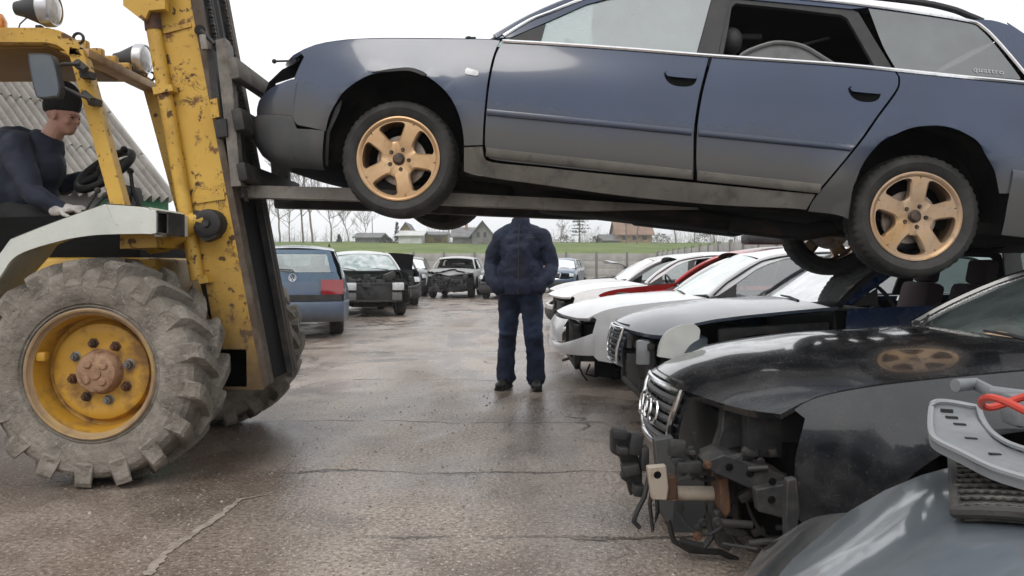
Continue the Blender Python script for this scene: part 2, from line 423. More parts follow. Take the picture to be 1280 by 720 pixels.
TYRES = {}
def tyre_mesh(Rr, w, rr):
    key = ('t', Rr, w, rr)
    if key in TYRES: return TYRES[key]
    h = w/2
    prof = [(rr-.012, -h*.72), (rr, -h*.82), (rr+.012, -h*.93), (rr+.03, -h*1.0), ((rr+Rr)/2, -h*1.06), (Rr-.03, -h*1.0), (Rr-.012, -h*.9), (Rr-.004, -h*.78), (Rr, -h*.6), (Rr+.001, -h*.42), (Rr-.008, -h*.40), (Rr-.008, -h*.33), (Rr+.002, -h*.31), (Rr+.002, -h*.06), (Rr-.008, -h*.04)]
    prof = prof + [(r, -y) for r, y in reversed(prof)]
    def rad(i, k, r):
        if i in (6, 7, 8) or i in (21, 22, 23): return r - (.007 if k % 3 == 0 else 0)
        return r
    mb = MB().lathe(prof, (0,0,0), (0,1,0), 144, rad)
    TYRES[key] = mb; return mb
def rim_mesh(rr, depth=.05):
    """five broad spokes with rounded triangular windows; face looks to -y"""
    key = ('r', rr)
    if key in TYRES: return TYRES[key]
    mb = MB(); k = rr/.232
    def dish(r): return -.0 + .02*max(0, 1-r/rr)**.8 - .012*math.sin(min(1, r/rr)*math.pi)
    R0 = .2075*k; r0 = .04*k
    for sct in range(5):
        a0 = sct*2*math.pi/5
        cx = .150*k
        # window outline (in sector frame, x radial)
        hole = smooth_poly([(.098*k, 0), (.104*k, .022*k), (.128*k, .041*k), (.160*k, .060*k), (.178*k, .070*k), (.190*k, .062*k), (.199*k, .034*k), (.202*k, 0), (.199*k, -.034*k), (.190*k, -.062*k), (.178*k, -.070*k), (.160*k, -.060*k), (.128*k, -.041*k), (.104*k, -.022*k)], 80, 4)
        n = len(hole); outer = []
        for (hx, hy) in hole:
            t = math.atan2(hy, hx-cx); dx, dy = math.cos(t), math.sin(t)
            best = 9
            # outer circle
            b = cx*dx; c = cx*cx-R0*R0; best = min(best, -b+math.sqrt(b*b-c))
            for sg in (1, -1):
                # line y = sg*tan36*x
                m = sg*math.tan(R(36)); den = dy-m*dx
                if abs(den) > 1e-6:
                    q = (m*cx)/den
                    if q > 1e-6: best = min(best, q)
            outer.append((cx+dx*best, dy*best))
        def put(px, py, yy):
            r = math.hypot(px, py); a = math.atan2(py, px)+a0
            return (r*math.cos(a), yy, r*math.sin(a))
        mid = [((h[0]*.82+o[0]*.18), (h[1]*.82+o[1]*.18)) for h, o in zip(hole, outer)]
        rings = [[put(x, y, dish(math.hypot(x, y))+depth) for x, y in hole],
                 [put(x, y, dish(math.hypot(x, y))+.008) for x, y in hole],
                 [put(x, y, dish(math.hypot(x, y))) for x, y in mid],
                 [put(x, y, dish(math.hypot(x, y))) for x, y in outer]]
        mb.rings(rings, True)
    # lip and barrel
    mb.lathe([(R0, dish(R0)), (.212*k, -.006), (.224*k, -.012), (.232*k, -.010), (.233*k, .004), (.222*k, .012), (.215*k, .06), (.21*k, .17)], (0,0,0), (0,1,0), 80)
    TYRES[key] = mb; return mb
def wheel(parent, c, side=-1, Rr=.322, w=.215, rr=.232, face=None, yaw=0, rot=0, name='wheel'):
    e = empty(name, c, yaw if side < 0 else yaw+math.pi, parent)
    t = tyre_mesh(Rr, w, rr); o = t.build('tyre', gum, e)
    if face is not None:
        r = rim_mesh(rr).build('rim', face, e); r.location = (0, -w*.40, 0); r.rotation_euler = (0, rot, 0)
        cap = MB(); y = -w*.40
        cap.lathe([(.0, -.012), (.016, -.014), (.024, -.010), (.027, .004), (.034, .008), (.042, .012)], (0, y+.004, 0), (0, 1, 0), 24)
        for i in range(5):
            a = rot*-1 + i*2*math.pi/5 + R(36)
            q = (.057*math.cos(a), y+.004, .057*math.sin(a))
            cap.lathe([(0, -.004), (.008, -.006), (.011, .002), (.0145, .010)], q, (0, 1, 0), 12)
        cap.build('hub_cap', capm, e)
        d = MB().lathe([(.05, -.01), (.05, 0), (.14, 0), (.14, .02), (.05, .02)], (0, -.0, 0), (0, 1, 0), 40); d.build('brake_disc', discm, e)
        MB().box((.0, .03, 0), (.40, .03, .40)).build('backing_plate', void, e) if False else None
    return e
def well(mb, x, s, r=.50):
    rings = []
    for y in (.42, .81):
        rings.append([(x+r*math.cos(t), s*y, .325+min(r*math.sin(t)*1.02, .60)) for t in [R(-2+184*i/24) for i in range(25)]])
    mb.rings(rings, closed=False)
    n = 25; mb.add([(x, s*.42, .325)] + rings[0], [(0, i+1, i+2) for i in range(n-1)])

def build_car(name, label, cat='car', group=None, sp=None):
    sp = sp or {}; g = sp.get
    root = empty(name); tag(root, label, cat, group)
    skip = set(g('skip', ())); warp = g('warp')
    P = g('paint', darkp); stp = g('step', .07); tk = .006 if stp < .12 else 0
    def fin(mb, nm, mat, par=root, lab=None, ang=38):
        if not mb.v: return None
        if warp: mb.v = [warp(*v) for v in mb.v]
        o = mb.build(nm, mat, par, ang)
        if lab: o['label'] = lab
        return o
    IN = (1.3, 0, .6)
    lod = g('lod', 0)
    SG = g('sides', (-1, 1))
    for s in SG:
        def sf(off=0.0, s=s): return lambda x, z: (x, s*(Yo(x, z)+off), z)
        sk = skip | set(g('skip_left' if s < 0 else 'skip_right', ()))
        if 'fender' not in sk:
            fin(MB().panel(smooth_poly(g('fender_outline', FENDER)), sf(), stp, tk, IN), 'fender', g('fender_mat', P))
            if not lod:
                fin(MB().panel([(.327,.810),(.327,.830),(.335,.838),(.392,.828),(.40,.820),(.40,.805),(.39,.798),(.335,.802)], sf(.004), .05, .006, IN), 'side_lamp', lens)
        for dn, ol, hx in (('front_door', FDOOR, (1.373, 1.545)), ('rear_door', RDOOR, (2.315, 2.479))):
            if dn in sk: continue
            d = fin(MB().panel(smooth_poly(ol, 30), sf(), stp, tk, IN), dn, P)
            if lod: continue
            a, b = hx; zc = .903 if dn == 'front_door' else .918
            def rr_(pts, k=.5): return smooth_poly(pts, 80, 4)
            fin(MB().panel(smooth_poly([(a, zc+.014), (a+.012, zc+.026), (b-.03, zc+.028), (b-.003, zc+.018), (b, zc), (b-.012, zc-.03), (b-.05, zc-.047), (a+.06, zc-.047), (a+.02, zc-.026)], 80, 3), sf(.0015), .05, 0, IN), 'handle_recess', void, d)
            fin(MB().panel(smooth_poly([(a+.006, zc+.010), (a+.014, zc+.022), (b-.03, zc+.024), (b-.006, zc+.014), (b-.004, zc-.002), (b-.02, zc-.004), (a+.02, zc-.004)], 80, 3), sf(.017), .05, .012, IN), 'door_handle', P, d)
            # rubbing strip and the lip near the bottom edge
            x0, x1 = (ol[16][0] if dn == 'front_door' else 1.581, 1.553 if dn == 'front_door' else 2.368)
            m = MB(); rings = []
            for i in range(17):
                x = x0+.004+(x1-x0-.008)*i/16; z = .6115+.012*(x-.47)/1.9; sl = -.012 if (dn == 'rear_door' and i == 16) else 0
                y = lambda q: s*(Yo(x, q))
                rings.append([(x+sl*(k < 0), y(z+k*.0175)+s*o2, z+k*.0175) for k, o2 in ((-1, 0), (-.9, .010), (-.45, .014), (.35, .014), (.8, .011), (1, 0))])
            m.rings(rings, closed=False)
            m.add([rings[0][k] for k in range(6)], [(0,1,2,3,4,5)]); m.add([rings[-1][k] for k in range(6)], [(5,4,3,2,1,0)])
            fin(m, 'rubbing_strip', P, d)
            x0, x1 = ((.492, 1.578) if dn == 'front_door' else (1.605, 2.236))
            m = MB(); rings = []
            for i in range(15):
                x = x0+.003+(x1-x0-.006)*i/14
                rings.append([(x, s*(Yo(x, z)+o2), z) for z, o2 in ((.424, 0), (.420, .009), (.405, .011), (.385, .009), (.376, .004))])
            m.rings(rings, closed=False); fin(m, 'door_lip', g('sill_mat', P), d)
        if 'sill' not in sk: fin(MB().panel(smooth_poly(SILL, 30), sf(-.004), stp, tk, IN), 'sill', g('sill_mat', P))
        if 'quarter' not in sk: fin(MB().panel(smooth_poly(QUARTER, 30), sf(), stp, tk, IN), 'quarter_panel', P)
        # glasshouse
        fin(MB().panel(ROOFE[:9]+TOPIN[::-1], sf(-.004), stp, .012, IN), 'roof_rail_panel', P)
        if 'pillars' not in sk:
            m = MB().panel(BPIL, sf(-.006), stp, .02, IN); fin(m, 'door_pillar', g('frame_mat', blkplastic)); m = MB().panel(SAIL, sf(-.006), stp, .01, IN); fin(m, 'mirror_base', g('frame_mat', blkplastic)); m = MB()
            rf = [(1.648,1.05),(1.668,1.25),(1.693,1.40),(2.33,1.40),(2.37,1.385),(2.45,1.23),(2.545,1.06),(2.453,1.068),(2.38,1.21),(2.312,1.343),(2.279,1.361),(2.0,1.372),(1.722,1.376),(1.702,1.351),(1.69,1.22),(1.672,1.056)]
            m.panel(rf, sf(-.012), stp, .02, IN)
            fin(m, 'window_frame', g('frame_mat', blkplastic))
        if 'front_window' not in sk: fin(MB().panel(FGLASS, sf(-.014), .12, 0, IN), 'window', g('side_glass', g_side))
        if 'rear_side_window' not in sk: fin(MB().panel(ROPEN, sf(-.018), .12, 0, IN), 'window', g('side_glass', g_side))
        fin(MB().panel(smooth_poly(QGLASS, 30), sf(-.003), .1, 0, IN), 'window', g('q_glass', g_dark))
        if 'chrome' not in sk:
            m = MB()
            pts = smooth_poly([(.50,1.045),(.624,1.152),(.73,1.215),(.926,1.332),(1.05,1.376),(1.35,1.424),(1.7,1.440),(2.238,1.436),(2.624,1.417),(2.929,1.389),(3.008,1.350),(3.082,1.266),(3.205,1.10)], 60, 3, False)
            m.tube([(x, s*(Yo(x, z)+.001), z) for x, z in pts], .0085, 6)
            b = [(.500,1.011),(.81,1.024),(1.236,1.035),(1.6,1.040),(2.21,1.058),(2.55,1.058),(2.9,1.055),(3.2,1.058)]
            m.tube([(x, s*(Yo(x, z)+.004), z) for x, z in smooth_poly(b, 60, 4, False)], .0095, 6)
            fin(m, 'window_trim', g('trim_mat', chrome))
        if 'rails' not in sk:
            m = MB(); pts = [(1.15,1.425),(1.22,1.47),(1.4,1.49),(2.0,1.502),(2.627,1.492),(2.85,1.47),(2.96,1.44),(3.03,1.412)]
            pts = smooth_poly(pts, 60, 4, False)
            m.tube([(x, s*(Yo(x, min(z, 1.44))-.05), z) for x, z in pts], .017, 8); fin(m, 'roof_rack_rail', g('rail_mat', blkplastic))
        # dark inner skin that closes the shut lines
        inner = [(.435,.44),(.48,.43),(.47,.30),(2.3,.30),(2.36,.52),(2.5,.74),(2.76,.83),(3.0,.76),(3.15,.55),(3.6,.60),(3.58,1.0),(.435,.99)]
        m = MB().panel([(-.60,.30),(-.42,.28),(-.42,.44),(-.50,.56),(-.60,.66)], lambda x, z: (x, s*(Yo(x, max(z, .45))-.03), z), .15, 0, IN); m.panel(inner, lambda x, z: (x, s*(Yo(x, z)-.05), z), .15, 0, IN); 
        fin(m, 'inner_skin', void); m = MB(); well(m, 0, s); fin(m, 'wheel_well', wellm); m = MB(); well(m, 2.76, s); fin(m, 'wheel_well', wellm)
        # lamps at the corners
        if 'headlight' not in sk:
            m = MB(); lo, hi = (.06, .30) if s < 0 else (.70, .94)
            nose_strip(m, [(.69, .0), (.72, .004), (.80, .05), (.825, .085)], lo, hi); fin(m, 'headlight', lens)
        if 'tail_light' not in sk:
            zl = g('tail_z', (.72, .98)); m = MB()
            yin = g('tail_in', .50)
            m.panel([(s*yin, zl[0]), (s*.80, zl[0]), (s*.80, zl[1]), (s*yin, zl[1])], lambda y, z: (tail_x(y, z)+.012, y*1.0, z), .06, 0, IN)
            rings = [[(lerp(XT, z)+.012 if k == 0 else lerp(XT, z)-.12*k, s*(Yo(lerp(XT, z)-.12*k, z)+.004), z) for k in (0, .5, 1)] for z in (zl[0], (zl[0]+zl[1])/2, zl[1])]
            m.rings(rings if s > 0 else rings[::-1], closed=False); fin(m, 'tail_light', redlens)
        if 'mirror' not in sk and g('mirrors', False):
            y0 = s*(Yo(.6, 1.04)+.0); m = MB(); m.beam((.62, y0, 1.05), (.60, y0+s*.09, 1.08), .05, .03, bev=.008)
            m.ball((.57, y0+s*.16, 1.10), (.06, .10, .065)); fin(m, 'door_mirror', g('mirror_mat', P))
    # across the car
    if 'roof' not in skip:
        m = MB(); rings = []; e = smooth_poly(ROOFE[3:], 60, 3, False); e = [(1.0, 1.369)] + e
        for x, z in e:
            y = Yo(x, z)-.004
            rings.append([(x - (.055 if x < 1.2 else 0)*(1-q*q)*min(1, (1.2-x)/.2), y*q, z+.055*(1-abs(q)**2.2)) for q in [-1+2*i/16 for i in range(17)]])
        m.rings(rings, closed=False); fin(m, 'roof', g('roof_mat', P))
        m2 = MB(); m2.rings([[(x, y*.96, z-.045) for x, y, z in r] for r in rings], closed=False); fin(m2, 'headliner', void)
    if 'windscreen' not in skip:
        m = MB(); rings = []
        for i in range(9):
            t = i/8; ex = .47+(1.03-.47)*t; ez = lerp([(0, 1.03), (.3, 1.165), (.66, 1.295), (1, 1.375)], t)
            y = Yo(ex, ez)-.035; cx = .235+(.945-.235)*t; cz = 1.0+(1.425-1.0)*t
            rings.append([(ex+(cx-ex)*(1-q*q), y*q, ez+(cz-ez)*(1-q*q)) for q in [-1+2*k/16 for k in range(17)]])
        m.rings(rings, closed=False); fin(m, 'windscreen', g('screen', g_mint))
        m = MB(); m.tube([Vector(p)+Vector((.0, 0, .004)) for p in rings[0]], .022, 6)
        for q0 in (1, 9):
            a = Vector(rings[0][q0+2]); b = Vector(rings[1][min(16, q0+6)]); m.tube([a+Vector((-.03, 0, .03)), (a+b)/2+Vector((-.025, 0, .03)), b+Vector((-.02, 0, .015))], [.012, .009, .006], 6)
        fin(m, 'wiper', blkplastic)
    for s in SG:
        m = MB(); m.tube([(x, s*(Yo(x, z)-.022), z) for x, z in smooth_poly(ROOFE[:5], 60, 3, False)], .026, 8); fin(m, 'windscreen_pillar', g('pillar_mat', P))
    if 'hood' not in skip:
        m = MB()
        def hf(x, s_):  # x normalised 0 front .. 1 back
            xx = hood_front(s_)+(hood_back(s_)-hood_front(s_))*x
            return (xx, hood_y(xx, s_), hood_z(xx, s_)+.006)
        rings = []
        for i in range(19):
            u = i/18; rings.append([hf(u, -1+2*k/28) for k in range(29)])
        lip = [(x+.02, y*.99, z-.028) for x, y, z in rings[0]]
        m.rings([lip]+rings, closed=False)
        for ed in (0, 28):
            sg_ = -1 if ed == 0 else 1
            m.rings([[r[ed] for r in rings], [(r[ed][0], r[ed][1]-sg_*.004, r[ed][2]-.02) for r in rings]], closed=False)
        h = fin(m, 'hood', g('hood_mat', P), ang=50)
        if g('creases'):
            pass
        m = MB(); m.rings([[(x, y*.97, z-.03) for x, y, z in r] for r in rings[1:-1]], closed=False); fin(m, 'hood_liner', void, h)
        if 'grille' not in skip:
            # tapered grille in its frame, set in the nose of the hood
            def gf(y, v):   # v 0 top .. 1 bottom
                z = .835-.245*v; x = -.905-.050*math.sin(v*1.7)+.035*(abs(y)/.30)**2.2+.02*v*v
                return (x, y, z)
            gw = lambda v: .30-.05*v
            m = MB(); rings = []
            for i in range(9):
                v = -.12+1.24*i/8
                w_ = gw(v)+.035
                rings.append([tuple(Vector(gf(w_*q, max(0, v)))+Vector((.02, 0, -.0 if v >= 0 else -v*.30))) for q in [-1+2*k/14 for k in range(15)]])
            m.rings(rings, closed=False); sur = fin(m, 'grille_surround', g('hood_mat', P), h)
            loop = [gf(gw(0)*q, 0) for q in [-1+2*k/12 for k in range(13)]] + [gf(gw(v), v) for v in (.2, .4, .6, .8)] + [gf(gw(1)*q, 1) for q in [1-2*k/12 for k in range(13)]] + [gf(-gw(v), v) for v in (.8, .6, .4, .2)]
            m = MB().tube([Vector(p)+Vector((-.006, 0, 0)) for p in loop], .0135, 8, loop=True); fin(m, 'grille_frame', chrome, h)
            m = MB()
            for v in (.17, .34, .51, .68, .85):
                pts = [Vector(gf(gw(v)*q*.97, v))+Vector((.004, 0, 0)) for q in [-1+2*k/10 for k in range(11)]]
                m.rings([[p+Vector((0, 0, .014)) for p in pts], [p+Vector((-.012, 0, .002)) for p in pts], [p+Vector((-.008, 0, -.012)) for p in pts], [p+Vector((.015, 0, -.014)) for p in pts]], closed=False)
            fin(m, 'grille', g('grille_mat', blkplastic), h)
            if g('rings'):
                m = MB()
                for k in range(4):
                    yc = (-1.5+k)*.078; v = .46
                    pts = []
                    for t in range(22):
                        a = 2*math.pi*t/22; y = yc+.048*math.cos(a); vv = v - .048*math.sin(a)/.245
                        pts.append(Vector(gf(y, vv))+Vector((-.020-.003*(k % 2), 0, 0)))
                    m.tube(pts, .0068, 6, loop=True)
                fin(m, 'ring_emblem', chrome, h)
    if 'front_bumper' not in skip:
        m = MB(); nose_strip(m, [(.66, .06), (.692, .045), (.695, .012), (.66, .0), (.58, -.004), (.50, .0), (.489, .004)], drop=.6, side=False); b = fin(m, 'front_bumper', P)
        if 'bumper_skirt' not in skip: m = MB(); nose_strip(m, [(.488, .004), (.486, -.012), (.47, -.016), (.40, -.012), (.34, .005), (.28, .05), (.235, .12), (.215, .22)]); fin(m, 'bumper_skirt', g('skirt_mat', greyplastic), b)
    # tail
    if 'tail' not in skip:
        tg = MB()
        tg.panel([(-.74,.60),(.74,.60),(.74,.95),(.70,1.04),(-.70,1.04),(-.74,.95)], lambda y, z: (tail_x(y, z)+.002, y, z), .08, 0, IN)
        for s in (-1, 1): tg.panel([(s*.70,1.03),(s*.60,1.37),(s*.53,1.37),(s*.60,1.05)], lambda y, z: (tail_x(y, z)+.002, y, z), .08, .01, IN)
        tg.panel([(-.6,1.335),(.6,1.335),(.58,1.40),(-.58,1.40)], lambda y, z: (tail_x(y, z)+.002, y, z), .08, .01, IN)
        t = fin(tg, 'tailgate', g('tail_mat', P))
        fin(MB().panel([(-.64,1.045),(.64,1.045),(.56,1.34),(-.56,1.34)], lambda y, z: (tail_x(y, z)-.003, y, z), .1, 0, IN), 'rear_window', g('rear_glass', g_clear), t)
        m = MB()
        for z0, z1, ins in ((.60, .56, .0),):
            pass
        rings = []
        for z, o2 in ((.60, -.02), (.585, .055), (.55, .075), (.42, .07), (.33, .04), (.27, -.04)):
            ring = []
            for k in range(25):
                a = -1+2*k/24; y = .80*math.copysign(abs(math.sin(a*math.pi/2))**.7, a)
                ring.append((3.74+.09*(1-abs(y/.80)**3.2)+o2*(1-.5*abs(y/.8)**6), y, z))
            pre = [(x, -Yo(x, max(z, .46))-o2*.15, z) for x in (3.15, 3.35, 3.55, 3.68)]
            ring = pre+ring+[(x, -y, z) for x, y, z in reversed(pre)]
            rings.append(ring)
        m.rings(rings, closed=False); fin(m, 'rear_bumper', g('bumper_mat', P))
    # floor, engine, cabin
    m = MB(); m.box((1.95, 0, .315), (3.3, 1.30, .07), bev=.02); m.box((-.05, 0, .40), (.75, .84, .36), bev=.05); m.box((.1, 0, .25), (1.0, .9, .07), bev=.02)
    m.box((3.5, 0, .45), (.35, 1.4, .2), bev=.04)
    m.tube([(.4, .12, .235), (1.4, .1, .225), (2.3, .05, .215), (2.7, .1, .28)], .03, 8); m.box((1.7, .1, .215), (.7, .26, .1), bev=.03)
    m.box((2.76, 0, .33), (.22, 1.2, .12), bev=.03); m.cyl((0, -.6, .30), (0, .6, .30), .03); m.box((.02, 0, .27), (.35, 1.1, .06), bev=.02)
    fin(m, 'underbody', under)
    if 'cabin' not in skip:
        m = MB(); m.box((.62, 0, .87), (.36, 1.42, .26), bev=.06); fin(m, 'dashboard', blkplastic)
        for y in (-.37, .37):
            m = MB(); m.box((1.25, y, .56), (.5, .48, .18), bev=.05); m.box((1.52, y, .86), (.14, .46, .60), Matrix.Rotation(R(14), 3, 'Y'), bev=.06); m.box((1.62, y, 1.24), (.09, .26, .17), Matrix.Rotation(R(10), 3, 'Y'), bev=.04)
            fin(m, 'seat', g('seat_mat', fabric))
        m = MB(); m.box((2.15, 0, .58), (.5, 1.3, .18), bev=.05); m.box((2.46, 0, .86), (.15, 1.3, .56), Matrix.Rotation(R(16), 3, 'Y'), bev=.06); fin(m, 'rear_seat', g('seat_mat', fabric))
        m = MB(); c = Vector((.93, -.37, .98)); ax = Vector((1, 0, .45)).normalized(); a = Vector((0, 1, 0)); b = ax.cross(a)
        m.tube([c+(a*math.cos(t)+b*math.sin(t))*.185 for t in [2*math.pi*k/24 for k in range(24)]], .014, 8, loop=True)
        m.beam(c-a*.18, c+a*.18, .03, .02); m.cyl(c-ax*.02, c-ax*.25, .05, .04); fin(m, 'steering_wheel', blkplastic)
    # wheels
    wl = g('wheels', 'all')
    for (x, s) in ((0, -1), (0, 1), (2.76, -1), (2.76, 1)):
        if wl == 'none' or (wl != 'all' and (x > 1, s) not in wl): continue
        c = (x, s*(.80-.105), .325)
        if warp: c = warp(*c)
        wheel(root, c, s, face=g('rim', steelrim), yaw=g('steer', 0) if x < 1 else 0, rot=g('rot', .3))
    return root
# ------------------------------------------------------------------ camera, sky, sun
cam = bpy.data.cameras.new('camera'); co = bpy.data.objects.new('camera', cam); COL.objects.link(co); sc.camera = co
cam.lens = 36*F/1280; cam.sensor_width = 36; cam.clip_start = .02; cam.clip_end = 3000
co.location = (0, 0, CAMZ); co.rotation_euler = (math.pi/2 - TH, 0, 0)
W = bpy.data.worlds.new('World'); sc.world = W; W.use_nodes = True
nt = W.node_tree; N = nt.nodes; L = nt.links; bg = N['Background']
SE, SR = R(48), R(200)
sky = N.new('ShaderNodeTexSky'); sky.sky_type = 'NISHITA'; sky.sun_disc = False; sky.sun_elevation = SE; sky.sun_rotation = SR
sky.dust_density = 4; sky.air_density = 1; sky.ozone_density = 1
hs = N.new('ShaderNodeHueSaturation'); hs.inputs['Saturation'].default_value = .25; L.new(sky.outputs[0], hs.inputs['Color'])
mx = N.new('ShaderNodeMix'); mx.data_type = 'RGBA'; mx.inputs[0].default_value = .90; L.new(hs.outputs[0], mx.inputs[6]); 
cn = N.new('ShaderNodeTexNoise'); cn.inputs['Scale'].default_value = 2.2; cn.inputs['Detail'].default_value = 6; cn.inputs['Distortion'].default_value = .6
wc = N.new('ShaderNodeTexCoord'); wm = N.new('ShaderNodeMapping'); wm.inputs['Scale'].default_value = (1, 1, 2.5); L.new(wc.outputs['Generated'], wm.inputs[0]); L.new(wm.outputs[0], cn.inputs['Vector'])
cm = N.new('ShaderNodeMix'); cm.data_type = 'RGBA'; cr_ = N.new('ShaderNodeMapRange'); cr_.inputs['From Min'].default_value = .35; cr_.inputs['From Max'].default_value = .65; L.new(cn.outputs[0], cr_.inputs[0]); L.new(cr_.outputs[0], cm.inputs[0])
cm.inputs[6].default_value = (9.3, 9.5, 9.8, 1); cm.inputs[7].default_value = (11.2, 11.25, 11.35, 1); L.new(cm.outputs[2], mx.inputs[7])
L.new(mx.outputs[2], bg.inputs[0]); bg.inputs[1].default_value = .1
sun = bpy.data.lights.new('sun', 'SUN'); sun.energy = .8; sun.angle = R(25); sun.color = (1, .96, .9)
so = bpy.data.objects.new('sun', sun); COL.objects.link(so)
d = Vector((math.sin(SR)*math.cos(SE), math.cos(SR)*math.cos(SE), math.sin(SE)))
so.rotation_euler = (-d).to_track_quat('-Z', 'Y').to_euler()
sc.view_settings.view_transform = 'Standard'; sc.view_settings.look = 'None'; sc.view_settings.exposure = .28; sc.view_settings.gamma = 1
sc.view_settings.use_curve_mapping = False
sc.cycles.max_bounces = 8; sc.cycles.transparent_max_bounces = 16; sc.cycles.use_denoising = True; sc.cycles.caustics_reflective = False

# ------------------------------------------------------------------ wet worn asphalt
def asphalt():
    m = bpy.data.materials.new('wet worn asphalt'); m.use_nodes = True
    nt = m.node_tree; N = nt.nodes; L = nt.links; b = N['Principled BSDF']
    tc = N.new('ShaderNodeTexCoord')
    def nz(s, det=6, st=None, dist=0, rough=.6):
        n = N.new('ShaderNodeTexNoise'); n.inputs['Scale'].default_value = s; n.inputs['Detail'].default_value = det; n.inputs['Distortion'].default_value = dist; n.inputs['Roughness'].default_value = rough
        if st:
            mp = N.new('ShaderNodeMapping'); mp.inputs['Scale'].default_value = st; mp.inputs['Rotation'].default_value = (0, 0, R(18)); L.new(tc.outputs['Object'], mp.inputs[0]); L.new(mp.outputs[0], n.inputs['Vector'])
        else: L.new(tc.outputs['Object'], n.inputs['Vector'])
        return n.outputs[0]
    def mr(s, a, b_, c=0, d=1):
        r = N.new('ShaderNodeMapRange'); 
        for k, v in zip(('From Min', 'From Max', 'To Min', 'To Max'), (a, b_, c, d)): r.inputs[k].default_value = v
        L.new(s, r.inputs[0]); return r.outputs[0]
    def mix(f, a, c2):
        x = N.new('ShaderNodeMix'); x.data_type = 'RGBA'; L.new(f, x.inputs[0])
        if isinstance(a, tuple): x.inputs[6].default_value = (*a, 1)
        else: L.new(a, x.inputs[6])
        if isinstance(c2, tuple): x.inputs[7].default_value = (*c2, 1)
        else: L.new(c2, x.inputs[7])
        return x.outputs[2]
    def mul(a, v, op='MULTIPLY'):
        x = N.new('ShaderNodeMath'); x.operation = op; L.new(a, x.inputs[0])
        if isinstance(v, (int, float)): x.inputs[1].default_value = v
        else: L.new(v, x.inputs[1])
        return x.outputs[0]
    big = nz(.35, 5, dist=.6); mid = nz(1.6, 6); fine = nz(46, 3); grit = nz(62, 2); strk = nz(1.1, 7, (1, .28, 1))
    col = mix(mr(big, .38, .62), (.165, .112, .082), (.385, .315, .265))
    col = mix(mul(mr(strk, .42, .66), .8), col, (.53, .45, .385))
    col = mix(mul(mr(mid, .48, .68), .7), col, (.090, .057, .040))
    col = mix(mul(mr(fine, .42, .66), .75), col, (.085, .066, .053))
    col = mix(mul(mr(grit, .595, .66), .9), col, (.66, .60, .53))      # pale stones
    # cracks
    def vor(scale, wd, seed):
        v = N.new('ShaderNodeTexVoronoi'); v.feature = 'DISTANCE_TO_EDGE'; v.inputs['Scale'].default_value = scale
        mp = N.new('ShaderNodeMapping'); mp.inputs['Location'].default_value = (seed, seed*.7, 0); L.new(tc.outputs['Object'], mp.inputs[0])
        nn = N.new('ShaderNodeTexNoise'); nn.inputs['Scale'].default_value = 2.2; nn.inputs['Detail'].default_value = 5; L.new(tc.outputs['Object'], nn.inputs['Vector'])
        av = N.new('ShaderNodeVectorMath'); av.operation = 'MULTIPLY_ADD'; L.new(nn.outputs[1], av.inputs[0]); av.inputs[1].default_value = (.6, .6, .0); L.new(mp.outputs[0], av.inputs[2]); L.new(av.outputs[0], v.inputs['Vector'])
        return mr(v.outputs['Distance'], 0, wd, 1, 0)
    cr = mul(vor(.33, .008, 5.9), mr(nz(.5, 3), .50, .60))
    cr2 = mul(vor(2.6, .03, 7.1), mr(nz(.45, 3), .60, .66))
    crk = mul(cr, cr2, 'MAXIMUM')
    sx = N.new('ShaderNodeSeparateXYZ'); L.new(tc.outputs['Object'], sx.inputs[0])
    wob = mul(mul(nz(.8, 6, rough=.65), -.5, 'ADD'), .55)
    for yy, x0, x1 in ((5.75, -1.5, 1.3), (4.35, -1.2, .9), (7.9, -2.2, .1), (3.3, -.4, .9), (10.5, -3, 1)):
        dd = N.new('ShaderNodeMath'); dd.operation = 'ABSOLUTE'; L.new(mul(mul(sx.outputs[1], wob, 'ADD'), -yy, 'ADD'), dd.inputs[0])
        ln = mr(dd.outputs[0], .004, .022, 1, 0)
        msk = mul(mul(mr(sx.outputs[0], x0-.3, x0), mr(sx.outputs[0], x1, x1+.3, 1, 0)), mr(nz(1.3+yy*.1, 2), .36, .52))
        crk = mul(crk, mul(ln, msk), 'MAXIMUM')
    col = mix(mul(crk, .85), col, (.025, .02, .017))
    COLSOCK = col
    wet = mr(mul(nz(.75, 8, (1, .45, 1), 1.2), mul(mid, .24), 'ADD'), .53, .70)
    L.new(mix(mul(wet, .4), COLSOCK, (.085, .063, .05)), b.inputs['Base Color'])
    ro = mr(wet, 0, 1, .46, .13)
    L.new(mul(ro, mr(fine, .3, .7, -.06, .10), 'ADD'), b.inputs['Roughness']); b.inputs['Specular IOR Level'].default_value = .5
    bp = N.new('ShaderNodeBump'); bp.inputs['Strength'].default_value = .8; bp.inputs['Distance'].default_value = .016
    hh = mul(mul(mul(grit, .45), mul(fine, .5), 'ADD'), mul(crk, -1.2), 'ADD')
    L.new(hh, bp.inputs['Height']); L.new(mr(wet, 0, 1, 1.0, .45), bp.inputs['Strength'])
    bp2 = N.new('ShaderNodeBump'); bp2.inputs['Strength'].default_value = .35; bp2.inputs['Distance'].default_value = .08; L.new(strk, bp2.inputs['Height']); L.new(bp.outputs[0], bp2.inputs['Normal'])
    L.new(bp2.outputs[0], b.inputs['Normal'])
    return m
def ground_mesh():
    mb = MB(); xs = [-600, -120, -40, -14] + [-10+.5*i for i in range(41)] + [14, 40, 120, 600]; ys = [-200, -40, -8, -2]+[-1+.5*i for i in range(60)]+[32, 40, 52, 80, 200, 1200]
    rg = random.Random(3); 
    rings = []
    for y in ys:
        rings.append([(x, y, 0) for x in xs])
    return mb.rings([r[::-1] for r in rings], closed=False)
tag(ground_mesh().build('ground', asphalt()), kind='structure')
